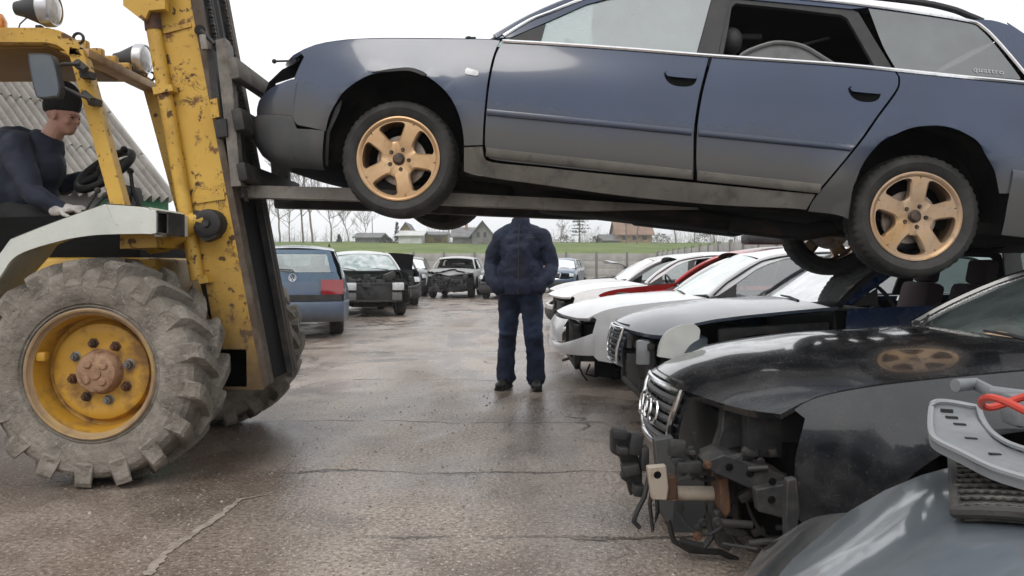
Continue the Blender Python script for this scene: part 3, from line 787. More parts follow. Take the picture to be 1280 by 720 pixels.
# loose grit and small stones lying about
gv = MB(); rg = random.Random(77)
for i in range(2600):
    y = 2.2+6.5*rg.random()**1.6; x = rg.uniform(-.62, .55)*y; r_ = rg.choice((.003, .004, .005, .006, .009))*rg.uniform(.7, 1.3); a = rg.uniform(0, 6.28); c_ = Vector((x, y, r_*.3))
    vs = [c_+Vector((r_*rg.uniform(.7, 1.3)*math.cos(a+k*1.257), r_*rg.uniform(.7, 1.3)*math.sin(a+k*1.257), -r_*.3)) for k in range(5)]+[c_+Vector((rg.uniform(-.3, .3)*r_, rg.uniform(-.3, .3)*r_, r_*.6))]
    gv.add(vs, [(k, (k+1) % 5, 5) for k in range(5)])
tag(gv.build('gravel', M('grit', (.20, .17, .145), .8, layers=[dict(c=(.42, .38, .33), s=9, lo=.5, hi=.62), dict(c=(.05, .04, .035), s=14, lo=.55, hi=.65)]), smooth=False), kind='stuff')
# ragged pale seam worn into the asphalt
seam = MB(); rg = random.Random(5)
pp = [(335, 617), (300, 624), (285, 636), (262, 652), (240, 668), (215, 684), (196, 702), (180, 722)]
pts = []
for i in range(len(pp)-1):
    for k in range(6): 
        t = k/6; pts.append((pp[i][0]+(pp[i+1][0]-pp[i][0])*t, pp[i][1]+(pp[i+1][1]-pp[i][1])*t))
def grd(px, py, z=.004):
    u = (px-640)/F; v = (360-py)/F; r = Vector((u, _c+_s*v, -_s+_c*v)); return Vector((0, 0, CAMZ))+r*((z-CAMZ)/r.z)
G = [grd(*p) for p in pts]; l, r_ = [], []
for i, p in enumerate(G):
    t = (G[min(i+1, len(G)-1)]-G[max(i-1, 0)]).normalized(); n = Vector((-t.y, t.x, 0)); w = .004+.017*min(1, i/14)*rg.uniform(.5, 1.3); jj = rg.uniform(-.006, .006)
    l.append(p+n*(w+jj)); r_.append(p-n*(w-jj))
seam.rings([r_, l], closed=False)
tag(seam.build('asphalt_seam', M('pale mortar', (.36, .305, .26), .6, layers=[dict(c=(.16, .13, .105), s=25, lo=.44, hi=.64, a=.9)])), kind='structure')

# damp air between the yard and the far houses
hz_m = bpy.data.materials.new('damp air'); hz_m.use_nodes = True; hn = hz_m.node_tree; hn.nodes.remove(hn.nodes['Principled BSDF'])
pv = hn.nodes.new('ShaderNodeVolumePrincipled'); pv.inputs['Color'].default_value = (.93, .95, .97, 1); pv.inputs['Density'].default_value = .0012; pv.inputs['Anisotropy'].default_value = .2
hn.links.new(pv.outputs[0], hn.nodes['Material Output'].inputs['Volume'])
tag(MB().box((0, 450, 9), (1420, 1520, 20.5)).build('haze', hz_m, smooth=False), kind='stuff')
# ------------------------------------------------------------------ grass bank, fence, houses, bare trees
grass = M('winter grass', (.085, .14, .022), .9, layers=[dict(c=(.17, .21, .045), s=.25, lo=.4, hi=.62), dict(c=(.075, .11, .02), s=1.6, lo=.5, hi=.75, a=.7), dict(c=(.15, .15, .06), s=5, lo=.5, hi=.8, a=.5)], bump=[(3, .6, .2)])
mb = MB(); rings = []
rg = random.Random(9)
for y, z in ((52.6, .02), (53.5, .9), (60, 1.35), (75, 2.4), (92, 3.6), (110, 4.45), (140, 4.6), (300, 5), (900, 6)):
    rings.append([(x, y, z + (.05*math.sin(x*.07+y)+.04*math.sin(x*.21)) * (y > 55)) for x in [-700, -300]+[-140+8*i for i in range(46)]+[300, 700]])
mb.rings([r[::-1] for r in rings], closed=False)
tag(mb.build('grass_field', grass), kind='structure')

conc = M('fence concrete', (.42, .41, .39), .85, layers=[dict(c=(.28, .265, .25), s=1.2, lo=.4, hi=.7), dict(c=(.2, .19, .18), s=9, lo=.5, hi=.8, a=.5)])
post = M('fence post', (.17, .165, .16), .85)
def fence(nm, a, b, n, h, label):
    root = empty(nm); tag(root, label, 'fence')
    a, b = Vector(a), Vector(b); u = (b-a)/n
    mb = MB(); 
    for i in range(n):
        p = a+u*(i+.035); q = a+u*(i+.965)
        for k in range(4):
            z0 = k*h/4+.01; mb.beam(p+Vector((0, 0, z0+h/8)), q+Vector((0, 0, z0+h/8)), .06, h/4-.02, bev=.01)
    mb.build('panel', conc, root)
    for i in range(n+1):
        p = a+u*i; MB().box((p.x, p.y, (h+.12)/2), (.13, .13, h+.12), bev=.015).build('post', post, root)
    return root
fence('concrete_fence', (-30, 52, 0), (9.4, 52, 0), 20, 1.95, 'long pale grey concrete fence below the grass bank at the far end')
fence('concrete_fence', (9.4, 51.5, 0), (6.6, 4, 0), 22, 2.0, 'pale concrete fence with dark posts behind the row of cars on the right')

bark = M('bare bark', (.135, .11, .095), .9, layers=[dict(c=(.22, .19, .165), s=3, lo=.4, hi=.65)])
def bare_tree(px, base, d, h, label, spread=.5, seed=0, group='bare trees beyond the grass bank', twigs=1.0, thick=.0095):
    rg = random.Random(seed); root = empty('bare_tree', at(px, base, d)); tag(root, label, 'tree', group)
    tr = MB(); cr = MB(); ends = []
    p = Vector((0, 0, -.3)); dr = Vector((rg.uniform(-.06, .06), rg.uniform(-.06, .06), 1)); pts = [p]; n = 9; forks = []
    for i in range(n):
        p = p+dr.normalized()*h*.86/n; dr += Vector((rg.uniform(-.12, .12), rg.uniform(-.12, .12), 0)); pts.append(p)
        if i >= 2:
            for q in range(3 if i > 3 else 2): forks.append((p, i/n))
    tr.tube(pts, [h*thick*(1-.85*i/n)+.02 for i in range(n+1)], 6); tr.build('trunk', bark, root)
    def grow(p, dr, l, r, lev):
        pts = [p]; k = 4
        for i in range(k):
            dr = (dr+Vector((rg.uniform(-.22, .22), rg.uniform(-.22, .22), rg.uniform(-.02, .20)))).normalized(); p = p+dr*l/k; pts.append(p)
            if lev < 3 and i >= 1:
                for q in range(2 if lev < 2 else 3):
                    if rg.random() < .85*twigs: grow(p, (dr+Vector((rg.uniform(-1, 1), rg.uniform(-1, 1), rg.uniform(-.2, .7)))*.75).normalized(), l*rg.uniform(.4, .62), r*.55, lev+1)
        cr.tube(pts, [r*(1-.7*i/k) for i in range(k+1)], 4 if lev < 2 else 3, cap=False)
    for (p, t) in forks:
        a = rg.uniform(0, 6.28); up = rg.uniform(.3, 1.0)
        grow(p, Vector((math.cos(a)*spread*1.5, math.sin(a)*spread*1.5, up)).normalized(), h*rg.uniform(.26, .42)*(1.1-.6*t), h*thick*.42*(1-.6*t)+.012, 1)
    cr.build('crown', bark, root); return root
T = [(350, 303, 100, 11.5, .34, 'straight bare tree at the left end of the grass bank near the mast'),
     (379, 303, 100, 12.5, .4, 'thickest bare tree in the left clump, above the blue estate car'),
     (362, 303, 108, 8.0, .55, 'low twiggy bare tree between the two tall trunks of the left clump'),
     (391, 303, 97, 13.5, .25, 'slim straight bare tree with few branches at the right of the left clump'),
     (414, 303, 103, 7.4, .75, 'wide spreading bare tree standing alone right of the left clump'),
     (436, 303, 112, 7.0, .5, 'thin twiggy bare tree right of the spreading one, left of the grey shed'),
     (456, 303, 122, 5.6, .6, 'small faint bare tree behind the roof of the grey shed'),
     (783, 301, 100, 8.0, .5, 'bare tree in front of the left half of the brown roofed house'),
     (796, 301, 99, 8.2, .45, 'bare tree in front of the right half of the brown roofed house'),
     (845, 302, 100, 7.8, .55, 'bare twin looking tree standing alone right of the brown roofed house'),
     (868, 302, 112, 7.0, .5, 'faint bare tree second to the right of the brown roofed house'),
     (893, 302, 104, 7.2, .4, 'bare tree above the corner where the fence climbs on the right'),
     (918, 300, 108, 6.6, .55, 'bare tree left of the black box on the car roofs'),
     (938, 300, 100, 7.0, .5, 'bare tree partly behind the rear underside of the lifted car'),
     (700, 303, 135, 4.0, .7, 'tiny distant bare bush left of the dark conifer'),
     (338, 303, 118, 10, .5, 'bare tree seen beside the edge of the black mast')]
for i, (px, b, d_, h, sp_, lab) in enumerate(T): bare_tree(px, b+1, d_, h, lab, sp_, 40+i)
# conifer
needle = M('pine needles', (.035, .055, .03), .9, layers=[dict(c=(.06, .08, .04), s=2, lo=.4, hi=.6)])
ro = empty('pine_tree', at(724, 303, 100)); tag(ro, 'dark layered pine standing alone between the man and the brown roofed house', 'tree')
MB().tube([(0, 0, -.2), (.05, 0, 2.2), (0, 0, 4.2)], [.12, .08, .03], 6).build('trunk', bark, ro)
cr = MB(); rg = random.Random(4)
for i in range(170):
    z = rg.uniform(.9, 4.1); lay = round(z/.42)*.42+rg.uniform(-.07, .07); rr = (1.05-.17*max(0, lay-1.6))*rg.uniform(.2, 1); a = rg.uniform(0, 6.28)
    c = Vector((rr*math.cos(a)*1.15, rr*math.sin(a), lay+.1*rr))
    for k in range(7):
        o = Vector((rg.gauss(0, .15), rg.gauss(0, .15), rg.gauss(0, .05))); s_ = .13
        cr.add([c+o+Vector((rg.uniform(-s_, s_), rg.uniform(-s_, s_), rg.uniform(-s_, s_)*.7)) for _ in range(3)], [(0, 1, 2)])
cr.build('crown', needle, ro)

def house(nm, label, px0, px1, base, d, eave, ridge, wall, roof, depth=8, gable='side', cat='house', extra=None, ry=0):
    a = at(px0, base, d); b = at(px1, base, d); w = (b-a).length; root = empty(nm, a+Vector((0, 0, -.3)), ry); tag(root, label, cat)
    e = .35
    if gable == 'side':   # ridge runs along the picture
        mb = MB(); mb.box((w/2, depth/2, eave/2), (w, depth, eave))
        for x in (0.0, w): mb.prism([(x-.01, 0, eave), (x-.01, depth, eave), (x-.01, depth/2, ridge-.05)], (.02, 0, 0))
        mb.build('wall', wall, root)
        r = MB()
        for y0 in (0, depth):
            s = -1 if y0 == 0 else 1; k = (ridge-eave)/(depth/2)
            r.prism([(-e, y0+s*e, eave-e*k), (w+e, y0+s*e, eave-e*k), (w+e, depth/2, ridge), (-e, depth/2, ridge)], (0, 0, .14))
        rf = r.build('roof', roof, root)
    else:                 # gable looks to the camera
        mb = MB(); mb.prism([(0, 0, 0), (w, 0, 0), (w, 0, eave), (w/2, 0, ridge), (0, 0, eave)], (0, depth, 0)); mb.build('wall', wall, root)
        r = MB(); k = (ridge-eave)/(w/2)
        for s, x0 in ((-1, 0), (1, w)):
            r.prism([(x0+s*e, -e, eave-e*k), (w/2, -e, ridge), (w/2, depth+e, ridge), (x0+s*e, depth+e, eave-e*k)], (0, 0, .14))
        rf = r.build('roof', roof, root)
    return root, w, rf
browntile = M('brown tile roof', (.23, .14, .10), .85, layers=[dict(c=(.30, .20, .14), s=.8, lo=.4, hi=.65), dict(c=(.14, .09, .07), s=4, lo=.45, hi=.75, a=.6)])
tanwall = M('tan render', (.36, .26, .17), .9, layers=[dict(c=(.26, .18, .12), s=1, lo=.4, hi=.7)])
greywall = M('grey boards', (.22, .21, .20), .9, layers=[dict(c=(.13, .12, .115), s=1.2, lo=.4, hi=.7)])
greyroof = M('grey sheet roof', (.20, .20, .205), .8, layers=[dict(c=(.12, .115, .11), s=1, lo=.4, hi=.7)])
whitewall = M('white wall', (.62, .63, .62), .8, layers=[dict(c=(.45, .45, .44), s=1, lo=.4, hi=.7)])
yellowwall = M('ochre wall', (.30, .23, .09), .85, layers=[dict(c=(.2, .16, .08), s=1, lo=.4, hi=.7)])
pane = M('dark pane', (.03, .035, .04), .2)
r1, w, rf = house('brick_house', 'brown house with a tall steep tiled roof behind two bare trees on the grass', 772, 815, 303, 108, 1.4, 3.3, tanwall, browntile, 7)
MB().box((w*.35, 3.6, 3.3), (.4, .4, .9)).build('chimney', tanwall, rf)
for q in (.2, .5, .78): MB().box((w*q, -.01, .95), (.6, .06, .6)).build('window', pane, r1)
house('low_annex', 'low grey roofed annex leaning on the left of the brown house', 753, 772, 303, 108, .55, 1.35, tanwall, greyroof, 5, cat='outbuilding')
r1, w, rf = house('grey_house', 'grey gabled house with pale walls showing just left of the standing man', 590, 616, 303, 96, 1.3, 2.8, greywall, greyroof, 8, 'front')
for q in (.3, .62): MB().box((w*q, -.01, 1.2), (.35, .06, .6)).build('window', pane, r1)
r1, w, rf = house('grey_house', 'lower grey house with long sheet roof left of the gabled house', 566, 592, 303, 100, 1.0, 2.2, greywall, greyroof, 7)
MB().box((w*.6, 2.6, 2.4), (.35, .35, .9)).build('chimney', tanwall, rf)
house('white_shed', 'white shed with pitched roof beside the ochre building on the grass bank', 498, 527, 303, 100, 1.15, 1.75, whitewall, whitewall, 6, cat='shed')
house('ochre_house', 'ochre house with pointed gable rising behind the white shed', 497, 517, 303, 112, 1.4, 3.0, yellowwall, greyroof, 6, 'front')
house('ochre_garage', 'low dark fronted ochre garage right of the white shed', 529, 556, 303, 104, 1.25, 1.7, yellowwall, greyroof, 6, cat='garage')
house('grey_shed', 'low grey green shed with broken roof under the small faint tree', 444, 474, 303, 102, .9, 1.5, greywall, greyroof, 6, cat='shed')
polem = M('pole wood', (.25, .24, .23), .85)
ro = tag(MB().cyl(at(561, 303, 98)-Vector((0, 0, .3)), at(561, 268, 98), .09, .07, 8).build('utility_pole', polem), 'grey wooden pole standing left of the grey gabled house', 'pole')
ro = tag(MB().cyl(at(466, 303, 105)-Vector((0, 0, .3)), at(465, 270, 105), .07, .05, 8).build('utility_pole', polem), 'thin pale pole standing right of the grey shed', 'pole')
ev = M('dark evergreen', (.02, .03, .018), .9)
def bush(px, d_, w, h, lab, nm='evergreen_bush', mat=ev, seed=1):
    rg = random.Random(seed); mb = MB()
    for i in range(420):
        t = rg.random(); r_ = w*(1-t*.75)*math.sqrt(rg.random()); a = rg.uniform(0, 6.28); c = Vector((r_*math.cos(a), r_*math.sin(a), t*h)); s_ = .1+.05*h*.3
        mb.add([c+Vector((rg.uniform(-s_, s_), rg.uniform(-s_, s_), rg.uniform(-s_, s_))) for _ in range(3)], [(0, 1, 2)])
    o = mb.build(nm, mat); o.location = at(px, 304, d_); tag(o, lab, 'bush')
bush(496, 101, .45, 2.6, 'narrow dark evergreen at the left corner of the white shed', seed=3)
bush(424, 104, .5, 1.1, 'small dark evergreen at the foot of the spreading bare tree', seed=4)
twg = M('twig grey', (.16, .135, .11), .95, layers=[dict(c=(.10, .10, .06), s=1, lo=.4, hi=.6)])
for i, (px_, w_, h_, lb) in enumerate(((480, 1.6, 1.1, 'bare twiggy hedge left of the low dark bush by the white shed'), (547, 1.3, .9, 'bare twiggy hedge at the right end of the ochre garage'), (706, 1.8, 1.0, 'bare twiggy hedge left of the dark pine'), (745, 1.5, .9, 'bare twiggy hedge between the dark pine and the low annex'), (826, 2.0, 1.2, 'bare twiggy hedge right of the brown house'), (880, 2.2, 1.3, 'bare twiggy hedge beyond the corner where the fence climbs'))): bush(px_, 104, w_, h_, lb, 'twig_hedge', twg, 50+i)
bush(486, 102, .8, .7, 'low dark bush left of the white shed', seed=5)
# far-off leafless wood behind everything
mb = MB(); rg = random.Random(21)
for i in range(900):
    x = rg.uniform(-110, 90); y = rg.uniform(170, 210); h = rg.uniform(3, 6.5)*(.6+.4*math.sin(x*.11)**2); p = Vector((x, y, 4.7))
    mb.tube([p, p+Vector((rg.uniform(-.6, .6), 0, h))], [.06, .02], 3, cap=False)
    for k in range(5):
        q = p+Vector((0, 0, h*rg.uniform(.3, .9))); mb.tube([q, q+Vector((rg.uniform(-1.3, 1.3), rg.uniform(-.5, .5), rg.uniform(.4, 1.5)))], [.035, .012], 3, cap=False)
tag(mb.build('far_wood', M('far twigs', (.36, .345, .33), .9)), kind='stuff')

# ------------------------------------------------------------------ the corrugated barn on the left
corr = M('weathered corrugated sheet', (.235, .215, .195), .85, layers=[dict(c=(.30, .28, .255), s=.9, lo=.4, hi=.65), dict(c=(.12, .105, .09), s=5, lo=.48, hi=.75, a=.7), dict(c=(.085, .08, .06), s=14, lo=.6, hi=.75, a=.6)])
ro = empty('barn', (-7.5, 18, 0)); tag(ro, 'old barn with weathered grey corrugated roof behind the yellow forklift and its driver', 'barn')
E0 = Vector((0, 0, 2.56)); run = Vector((-.844, .536, 0)); ead = Vector((-.536, -.844, 0)); rise = 3.25; rl = 3.75
rd = MB(); n = 690; Lr = 15.5; nrm = (run*-rise+Vector((0, 0, rl))).normalized()
for row in range(3):
    v0 = row/3-.0; v1 = (row+1)/3+.012; lines = []
    for vv, lift in ((v0, .035-.0), (v1, .0)):
        lines.append([E0+ead*(Lr*i/n)+run*(rl*vv)+Vector((0, 0, rise*vv))+nrm*(.085*math.sin(i*2*math.pi/9.0)+lift*1.0) for i in range(n+1)])
    rd.rings(lines, closed=False)
rd.build('roof', corr, ro, ang=60)
rd = MB(); r2 = Vector((-.844, .536, 0))
rd.prism([E0+run*rl+Vector((0, 0, rise)), E0+run*rl*2, E0+run*rl*2+ead*Lr, E0+run*rl+Vector((0, 0, rise))+ead*Lr], (0, 0, -.04)); rd.build('roof_back', corr, ro)
bg_ = MB(); bg_.beam(E0+nrm*.03, E0+run*rl+Vector((0, 0, rise))+nrm*.03, .10, .09, bev=.01); bg_.build('verge_board', M('bleached board', (.40, .385, .36), .85), ro)
greenw = M('green painted boards', (.03, .22, .09), .7, layers=[dict(c=(.02, .12, .05), s=5, lo=.4, hi=.7), dict(c=(.3, .33, .28), s=22, lo=.58, hi=.7, a=.8)])
wl = MB(); ins = run*.3
wl.prism([Vector((0, 0, 0))+ins, ead*Lr+ins, ead*Lr+ins+Vector((0, 0, 2.62)), Vector((0, 0, 2.62))+ins], run*.1); wl.build('wall', greywall, ro); gw_ = MB(); gw_.prism([Vector((0, 0, 0))+ins-run*.02, ead*1.6+ins-run*.02, ead*1.6+ins-run*.02+Vector((0, 0, 2.60)), Vector((0, 0, 2.60))+ins-run*.02], run*.02); gw_.build('green_panel', greenw, ro)
gb = MB(); gb.prism([ins, run*(rl*2-.3), run*(rl*2-.3)+Vector((0, 0, 2.6)), run*rl+Vector((0, 0, 2.5+rise)), ins+Vector((0, 0, 2.6))], ead*.1); gb.build('gable', greywall, ro)
# ------------------------------------------------------------------ forklift
yel = M('worn yellow paint', (.50, .285, .030), .5, 0, layers=[dict(c=(.60, .37, .06), s=2.2, lo=.4, hi=.66, a=.8), dict(c=(.30, .155, .02), s=6, lo=.5, hi=.76, a=.7), dict(c=(.085, .038, .02), s=13, lo=.585, hi=.63, d=9, a=.95, r=.85), dict(c=(.10, .05, .025), s=40, lo=.62, hi=.68, d=4, a=.8, r=.85)], coat=.1, bump=[(30, .12, .004)])
yelr = M('badly scuffed yellow paint', (.52, .30, .035), .5, 0, layers=[dict(c=(.62, .39, .07), s=2.0, lo=.4, hi=.66, a=.8), dict(c=(.14, .06, .03), s=8, lo=.575, hi=.63, d=12, a=.9, r=.85), dict(c=(.06, .03, .02), s=17, lo=.59, hi=.63, d=8, a=.95, r=.85), dict(c=(.05, .028, .018), s=6, band=.014, d=7, dist=1.2, a=.95, r=.85), dict(c=(.135, .085, .042), z=(1.75, .95), w=.9, s=6, a=.88, r=.85), dict(c=(.05, .036, .026), z=(1.35, .6), w=.9, s=9, a=.8, r=.85)], bump=[(24, .2, .005)])
dsteel = M('greasy dark steel', (.022, .021, .020), .6, .2, layers=[dict(c=(.10, .085, .07), s=8, lo=.45, hi=.72, a=.8, r=.8)])
bsteel = M('brown grimy steel', (.085, .060, .042), .75, .15, layers=[dict(c=(.17, .135, .10), s=7, lo=.45, hi=.68, a=.8), dict(c=(.035, .025, .02), s=12, lo=.5, hi=.7, a=.8)], bump=[(40, .3, .004)])
csteel = M('worn carriage steel', (.12, .108, .094), .65, .2, layers=[dict(c=(.21, .19, .165), s=6, lo=.44, hi=.68), dict(c=(.06, .04, .028), s=11, lo=.5, hi=.7, a=.85)], bump=[(40, .3, .004)])
gsteel = M('scuffed grey steel', (.24, .22, .195), .6, .2, layers=[dict(c=(.38, .35, .31), s=6, lo=.42, hi=.66), dict(c=(.10, .062, .04), s=12, lo=.5, hi=.72, a=.85)], bump=[(40, .2, .004)])
blacks = M('black greased steel', (.004, .004, .004), .7, spec=.12)
mudtyre = M('dusty lug tyre', (.185, .163, .135), .9, layers=[dict(c=(.31, .28, .24), s=3.5, lo=.40, hi=.65), dict(c=(.085, .073, .060), s=6, lo=.46, hi=.70, a=.85), dict(c=(.38, .345, .295), s=7, band=.012, d=5, dist=1.5, a=.8), dict(c=(.05, .045, .04), s=11, band=.014, d=4, dist=1, a=.8), dict(c=(.34, .31, .265), s=34, lo=.60, hi=.70, d=4, a=.7)], bump=[(22, .9, .02), (90, .4, .005)])
creamf = M('off white fender paint', (.60, .62, .57), .5, layers=[dict(c=(.48, .50, .46), s=4, lo=.4, hi=.7), dict(c=(.25, .2, .15), s=18, lo=.62, hi=.72, a=.8)], coat=.15)
housing = M('lamp housing', (.03, .03, .031), .5)
silverring = M('lamp ring', (.55, .55, .56), .3, .9)
lampglass = M('lamp glass', (.72, .73, .74), .12, 0, layers=[dict(c=(.42, .43, .45), s=18, lo=.4, hi=.6, a=.7)], coat=1)
hubm = M('rusty hub', (.30, .17, .10), .75, .2, layers=[dict(c=(.42, .27, .17), s=9, lo=.4, hi=.62), dict(c=(.13, .06, .035), s=16, lo=.5, hi=.7)], bump=[(40, .4, .006)])
rimy = M('forklift rim yellow', (.47, .25, .025), .5, 0, layers=[dict(c=(.54, .32, .05), s=4, lo=.4, hi=.66, a=.7), dict(c=(.15, .07, .03), s=4.5, lo=.47, hi=.60, d=9, a=.85, r=.85)], bump=[(40, .2, .004)])
rimflange = M('rim flange dusty', (.34, .23, .13), .75, 0, layers=[dict(c=(.22, .14, .08), s=8, lo=.4, hi=.66), dict(c=(.42, .28, .10), s=5, lo=.5, hi=.7)], bump=[(40, .3, .004)])
FL = empty('forklift', (-2.1, 5.0, 0)); tag(FL, 'worn yellow forklift with huge lugged tyres holding up a dark blue car', 'forklift')
def fb(mb, nm, mat, par=FL, lab=None, ang=38):
    o = mb.build(nm, mat, par, ang, world=True)
    if lab: o['label'] = lab
    return o
def lug_tyre(c, near=True):
    e = empty('wheel', Vector(c)-FL.location, 0, FL); c0 = Vector((0, 0, 0))
    mb = MB(); prof = [(.322, -.165), (.330, -.185), (.338, -.178), (.343, -.188), (.352, -.182), (.358, -.192), (.40, -.207), (.45, -.210), (.495, -.200), (.522, -.178), (.535, -.14), (.543, -.07), (.545, 0)]
    prof = prof+[(r, -h) for r, h in reversed(prof[:-1])]
    mb.lathe(prof, c0, (0, 1, 0), 96)
    rg = random.Random(8 if near else 9)
    NL = 17
    for sg in (-1, 1):
        for k in range(NL):
            b0 = 2*math.pi*(k+(.5 if sg > 0 else 0))/NL; rings = []
            for (s, y, th, ro, rb, wo, wb) in ((0, .0, -.02, .588, .53, .050, .075), (.3, .06, .055, .588, .53, .052, .078), (.6, .125, .135, .586, .528, .056, .084), (.85, .178, .20, .582, .51, .064, .094), (.97, .203, .225, .570, .485, .070, .102), (1, .2125, .234, .548, .455, .062, .100), (1.1, .206, .24, .49, .43, .035, .08), (1.15, .196, .24, .47, .43, .03, .07)):
                t0 = b0+th; jit = rg.uniform(-.004, .004)
                pt = lambda r, t: (r*math.cos(t), sg*y, r*math.sin(t))
                if s > 1: ring = [pt(rb, t0-wb), pt(ro, t0-wo), pt(ro, t0+wo), pt(rb, t0+wb)]
                else: ring = [pt(rb, t0-wb), pt(ro+jit, t0-wo), pt(ro+jit, t0+wo), pt(rb, t0+wb)]
                rings.append(ring if sg > 0 else ring[::-1])
            mb.rings(rings, True, True)
    t = mb.build('tyre', mudtyre, e, 24)
    r = MB(); r.lathe([(.325, -.150), (.333, -.186), (.326, -.192), (.317, -.188), (.310, -.168), (.300, -.160)], c0, (0, 1, 0), 72); r.build('rim_flange', rimflange, e)
    r = MB(); r.lathe([(.300, -.160), (.292, -.13), (.287, -.095), (.284, -.03), (.266, -.02), (.256, -.045), (.246, -.066), (.225, -.074), (.19, -.070), (.165, -.066), (.12, -.07), (.10, -.07)], c0, (0, 1, 0), 72); r.box((-.262, -.135, .085), (.05, .05, .05), bev=.012)
    r.build('rim', rimy, e)
    h = MB(); h.lathe([(0, -.138), (.03, -.140), (.032, -.132), (.085, -.132), (.098, -.128), (.106, -.115), (.112, -.09), (.118, -.068)], c0, (0, 1, 0), 40)
    for a in (40, 130, 220, 310): h.lathe([(0, -.143), (.016, -.142), (.022, -.135), (.024, -.128)], (.058*math.cos(R(a)), 0, .058*math.sin(R(a))), (0, 1, 0), 14)
    h.build('hub', hubm, e)
    for k in range(8):
        a = 2*math.pi*k/8+.25; q = (.150*math.cos(a), -.068, .150*math.sin(a))
        MB().lathe([(0, -.042), (.010, -.042), (.010, -.028), (.019, -.028), (.021, -.004), (.030, 0)], q, (0, 1, 0), 6 if k else 12).build('wheel_nut', rust if k % 3 else steelrim, e)
    return e
lug_tyre((-2.12, 4.205, .578)); w2 = lug_tyre((-2.10, 5.715, .578), False)
def pz(pts, d): return [at(x, y, d) for x, y in pts]
# mast
plate = [(166.5, -160), (208, -160), (329, 487), (280.5, 487)]
m = MB().prism(pz(plate, 4.5), (0, .10, 0)); fb(m, 'mast_rail', yelr)
m = MB().prism(pz([(208, -160), (217, -160), (336, 480), (329, 487)], 4.5), (0, .10, 0)); m.prism(pz([(236, -20), (246, -20), (258, 60), (250, 60)], 4.49), (0, .06, 0)); fb(m, 'mast_flange', bsteel)
dX = Vector((0, 0, 0))
pl2 = [at(x, y, 4.5)+Vector((0, .50, 0)) for x, y in [(169, -160), (217, -160), (336, 480), (290, 480)]]
m = MB().prism(pl2, (0, .10, 0)); fb(m, 'mast_rail', dsteel)
e1 = [p+Vector((-.002, .545, 0)) for p in pz([(213, -160), (218, -160), (337, 478), (332, 478)], 4.5)]; m = MB().prism(e1, (0, .058, 0)); fb(m, 'mast_flange', bsteel)
m = MB().prism([p+Vector((-.03, .10, 0)) for p in pz([(236, 215), (286, 225), (334, 480), (288, 480)], 4.5)], (0, .40, 0)); fb(m, 'mast_crossplate', blacks)
m = MB(); m.prism([p+Vector((-.05, .10, 0)) for p in pz([(182, -160), (204, -160), (276, 218), (250, 218)], 4.5)], (0, .40, 0)); fb(m, 'inner_mast', dsteel)
def along(x0, y0, x1, y1, d, n): return [at(x0+(x1-x0)*i/n, y0+(y1-y0)*i/n, d) for i in range(n+1)]
for dd, off in ((4.62, 0), (4.92, 0)):
    pts = [p+Vector((0, dd-4.5, 0)) for p in along(221, -160, 300, 250, 4.5, 80)]; m = MB()
    for i in range(0, 80): m.beam(pts[i]+(pts[i+1]-pts[i])*.1, pts[i]+(pts[i+1]-pts[i])*.86, .03 if i % 2 else .016, .018)
    fb(m, 'lift_chain', dsteel)
for dd in (4.70, 4.80): fb(MB().tube([p+Vector((-.02, dd-4.5, 0)) for p in along(222, -160, 296, 230, 4.5, 6)], .022, 8), 'hydraulic_hose', blkplastic)
m = MB(); m.tube(along(192, 36, 247, 350, 4.47, 4), .039, 16); fb(m, 'lift_cylinder', yel)
m = MB(); m.tube([at(187, -10, 4.47), at(192, 38, 4.47)], .044, 16); m.tube([at(184, -60, 4.47), at(188, 0, 4.47)], .02, 10); fb(m, 'cylinder_collar', rust)
m = MB().prism(pz([(152, -60), (154, 7), (180, 27), (186, 13), (206, 11), (206, -60)], 4.40), (0, .05, 0)); m.prism(pz([(152, -60), (154, 4), (206, 4), (206, -60)], 4.45), (0, .6, 0)); fb(m, 'mast_head_bracket', yel)
for pts_, dd, oo, nm in (([(190, 109), (214, 105), (216, 113), (192, 118)], 4.42, .08, 'cylinder_bracket'), ([(247, 346), (258, 344), (260, 353), (249, 355)], 4.42, .1, 'cylinder_bracket'), ([(240, 246), (280, 240), (281, 249), (241, 255)], 4.49, .02, 'weld_plate'), ([(203, 37), (238, 28), (239, 33), (204, 42)], 4.49, .02, 'weld_plate'), ([(262, 125), (271, 122), (274, 146), (264, 148)], 4.44, .08, 'guide_block')): fb(MB().prism(pz(pts_, dd), (0, oo, 0)), nm, yel)
# carriage
def cb(p, q, w, h): return MB().beam(p, q, w, h, bev=.008)
m = MB().prism(pz([(269, 50), (281, 47), (286, 56), (301, 232), (289, 233)], 4.44), (0, .07, 0)); fb(m, 'carriage_upright', csteel)
m = MB().prism([p+Vector((0, .98, 0)) for p in pz([(269, 50), (284, 47), (301, 232), (289, 233)], 4.44)], (0, .07, 0)); fb(m, 'carriage_upright', dsteel)
for (x, y, w, h, mt) in ((289, 86, .05, .115, csteel), (294, 150, .06, .12, dsteel), (299, 215, .05, .10, dsteel)):
    p = at(x, y, 4.44); m = MB().beam(p+Vector((0, -.02 if y < 100 else .08, 0)), p+Vector((0, 1.12, 0)), h, w, up=(1, 0, 0) if False else (0, 0, 1), bev=.006); 
    m = MB(); m.box(p+Vector((.02, .55, 0)), (w, 1.14, h), Matrix.Rotation(R(-10), 3, 'Y'), .008); fb(m, 'carriage_bar', mt)
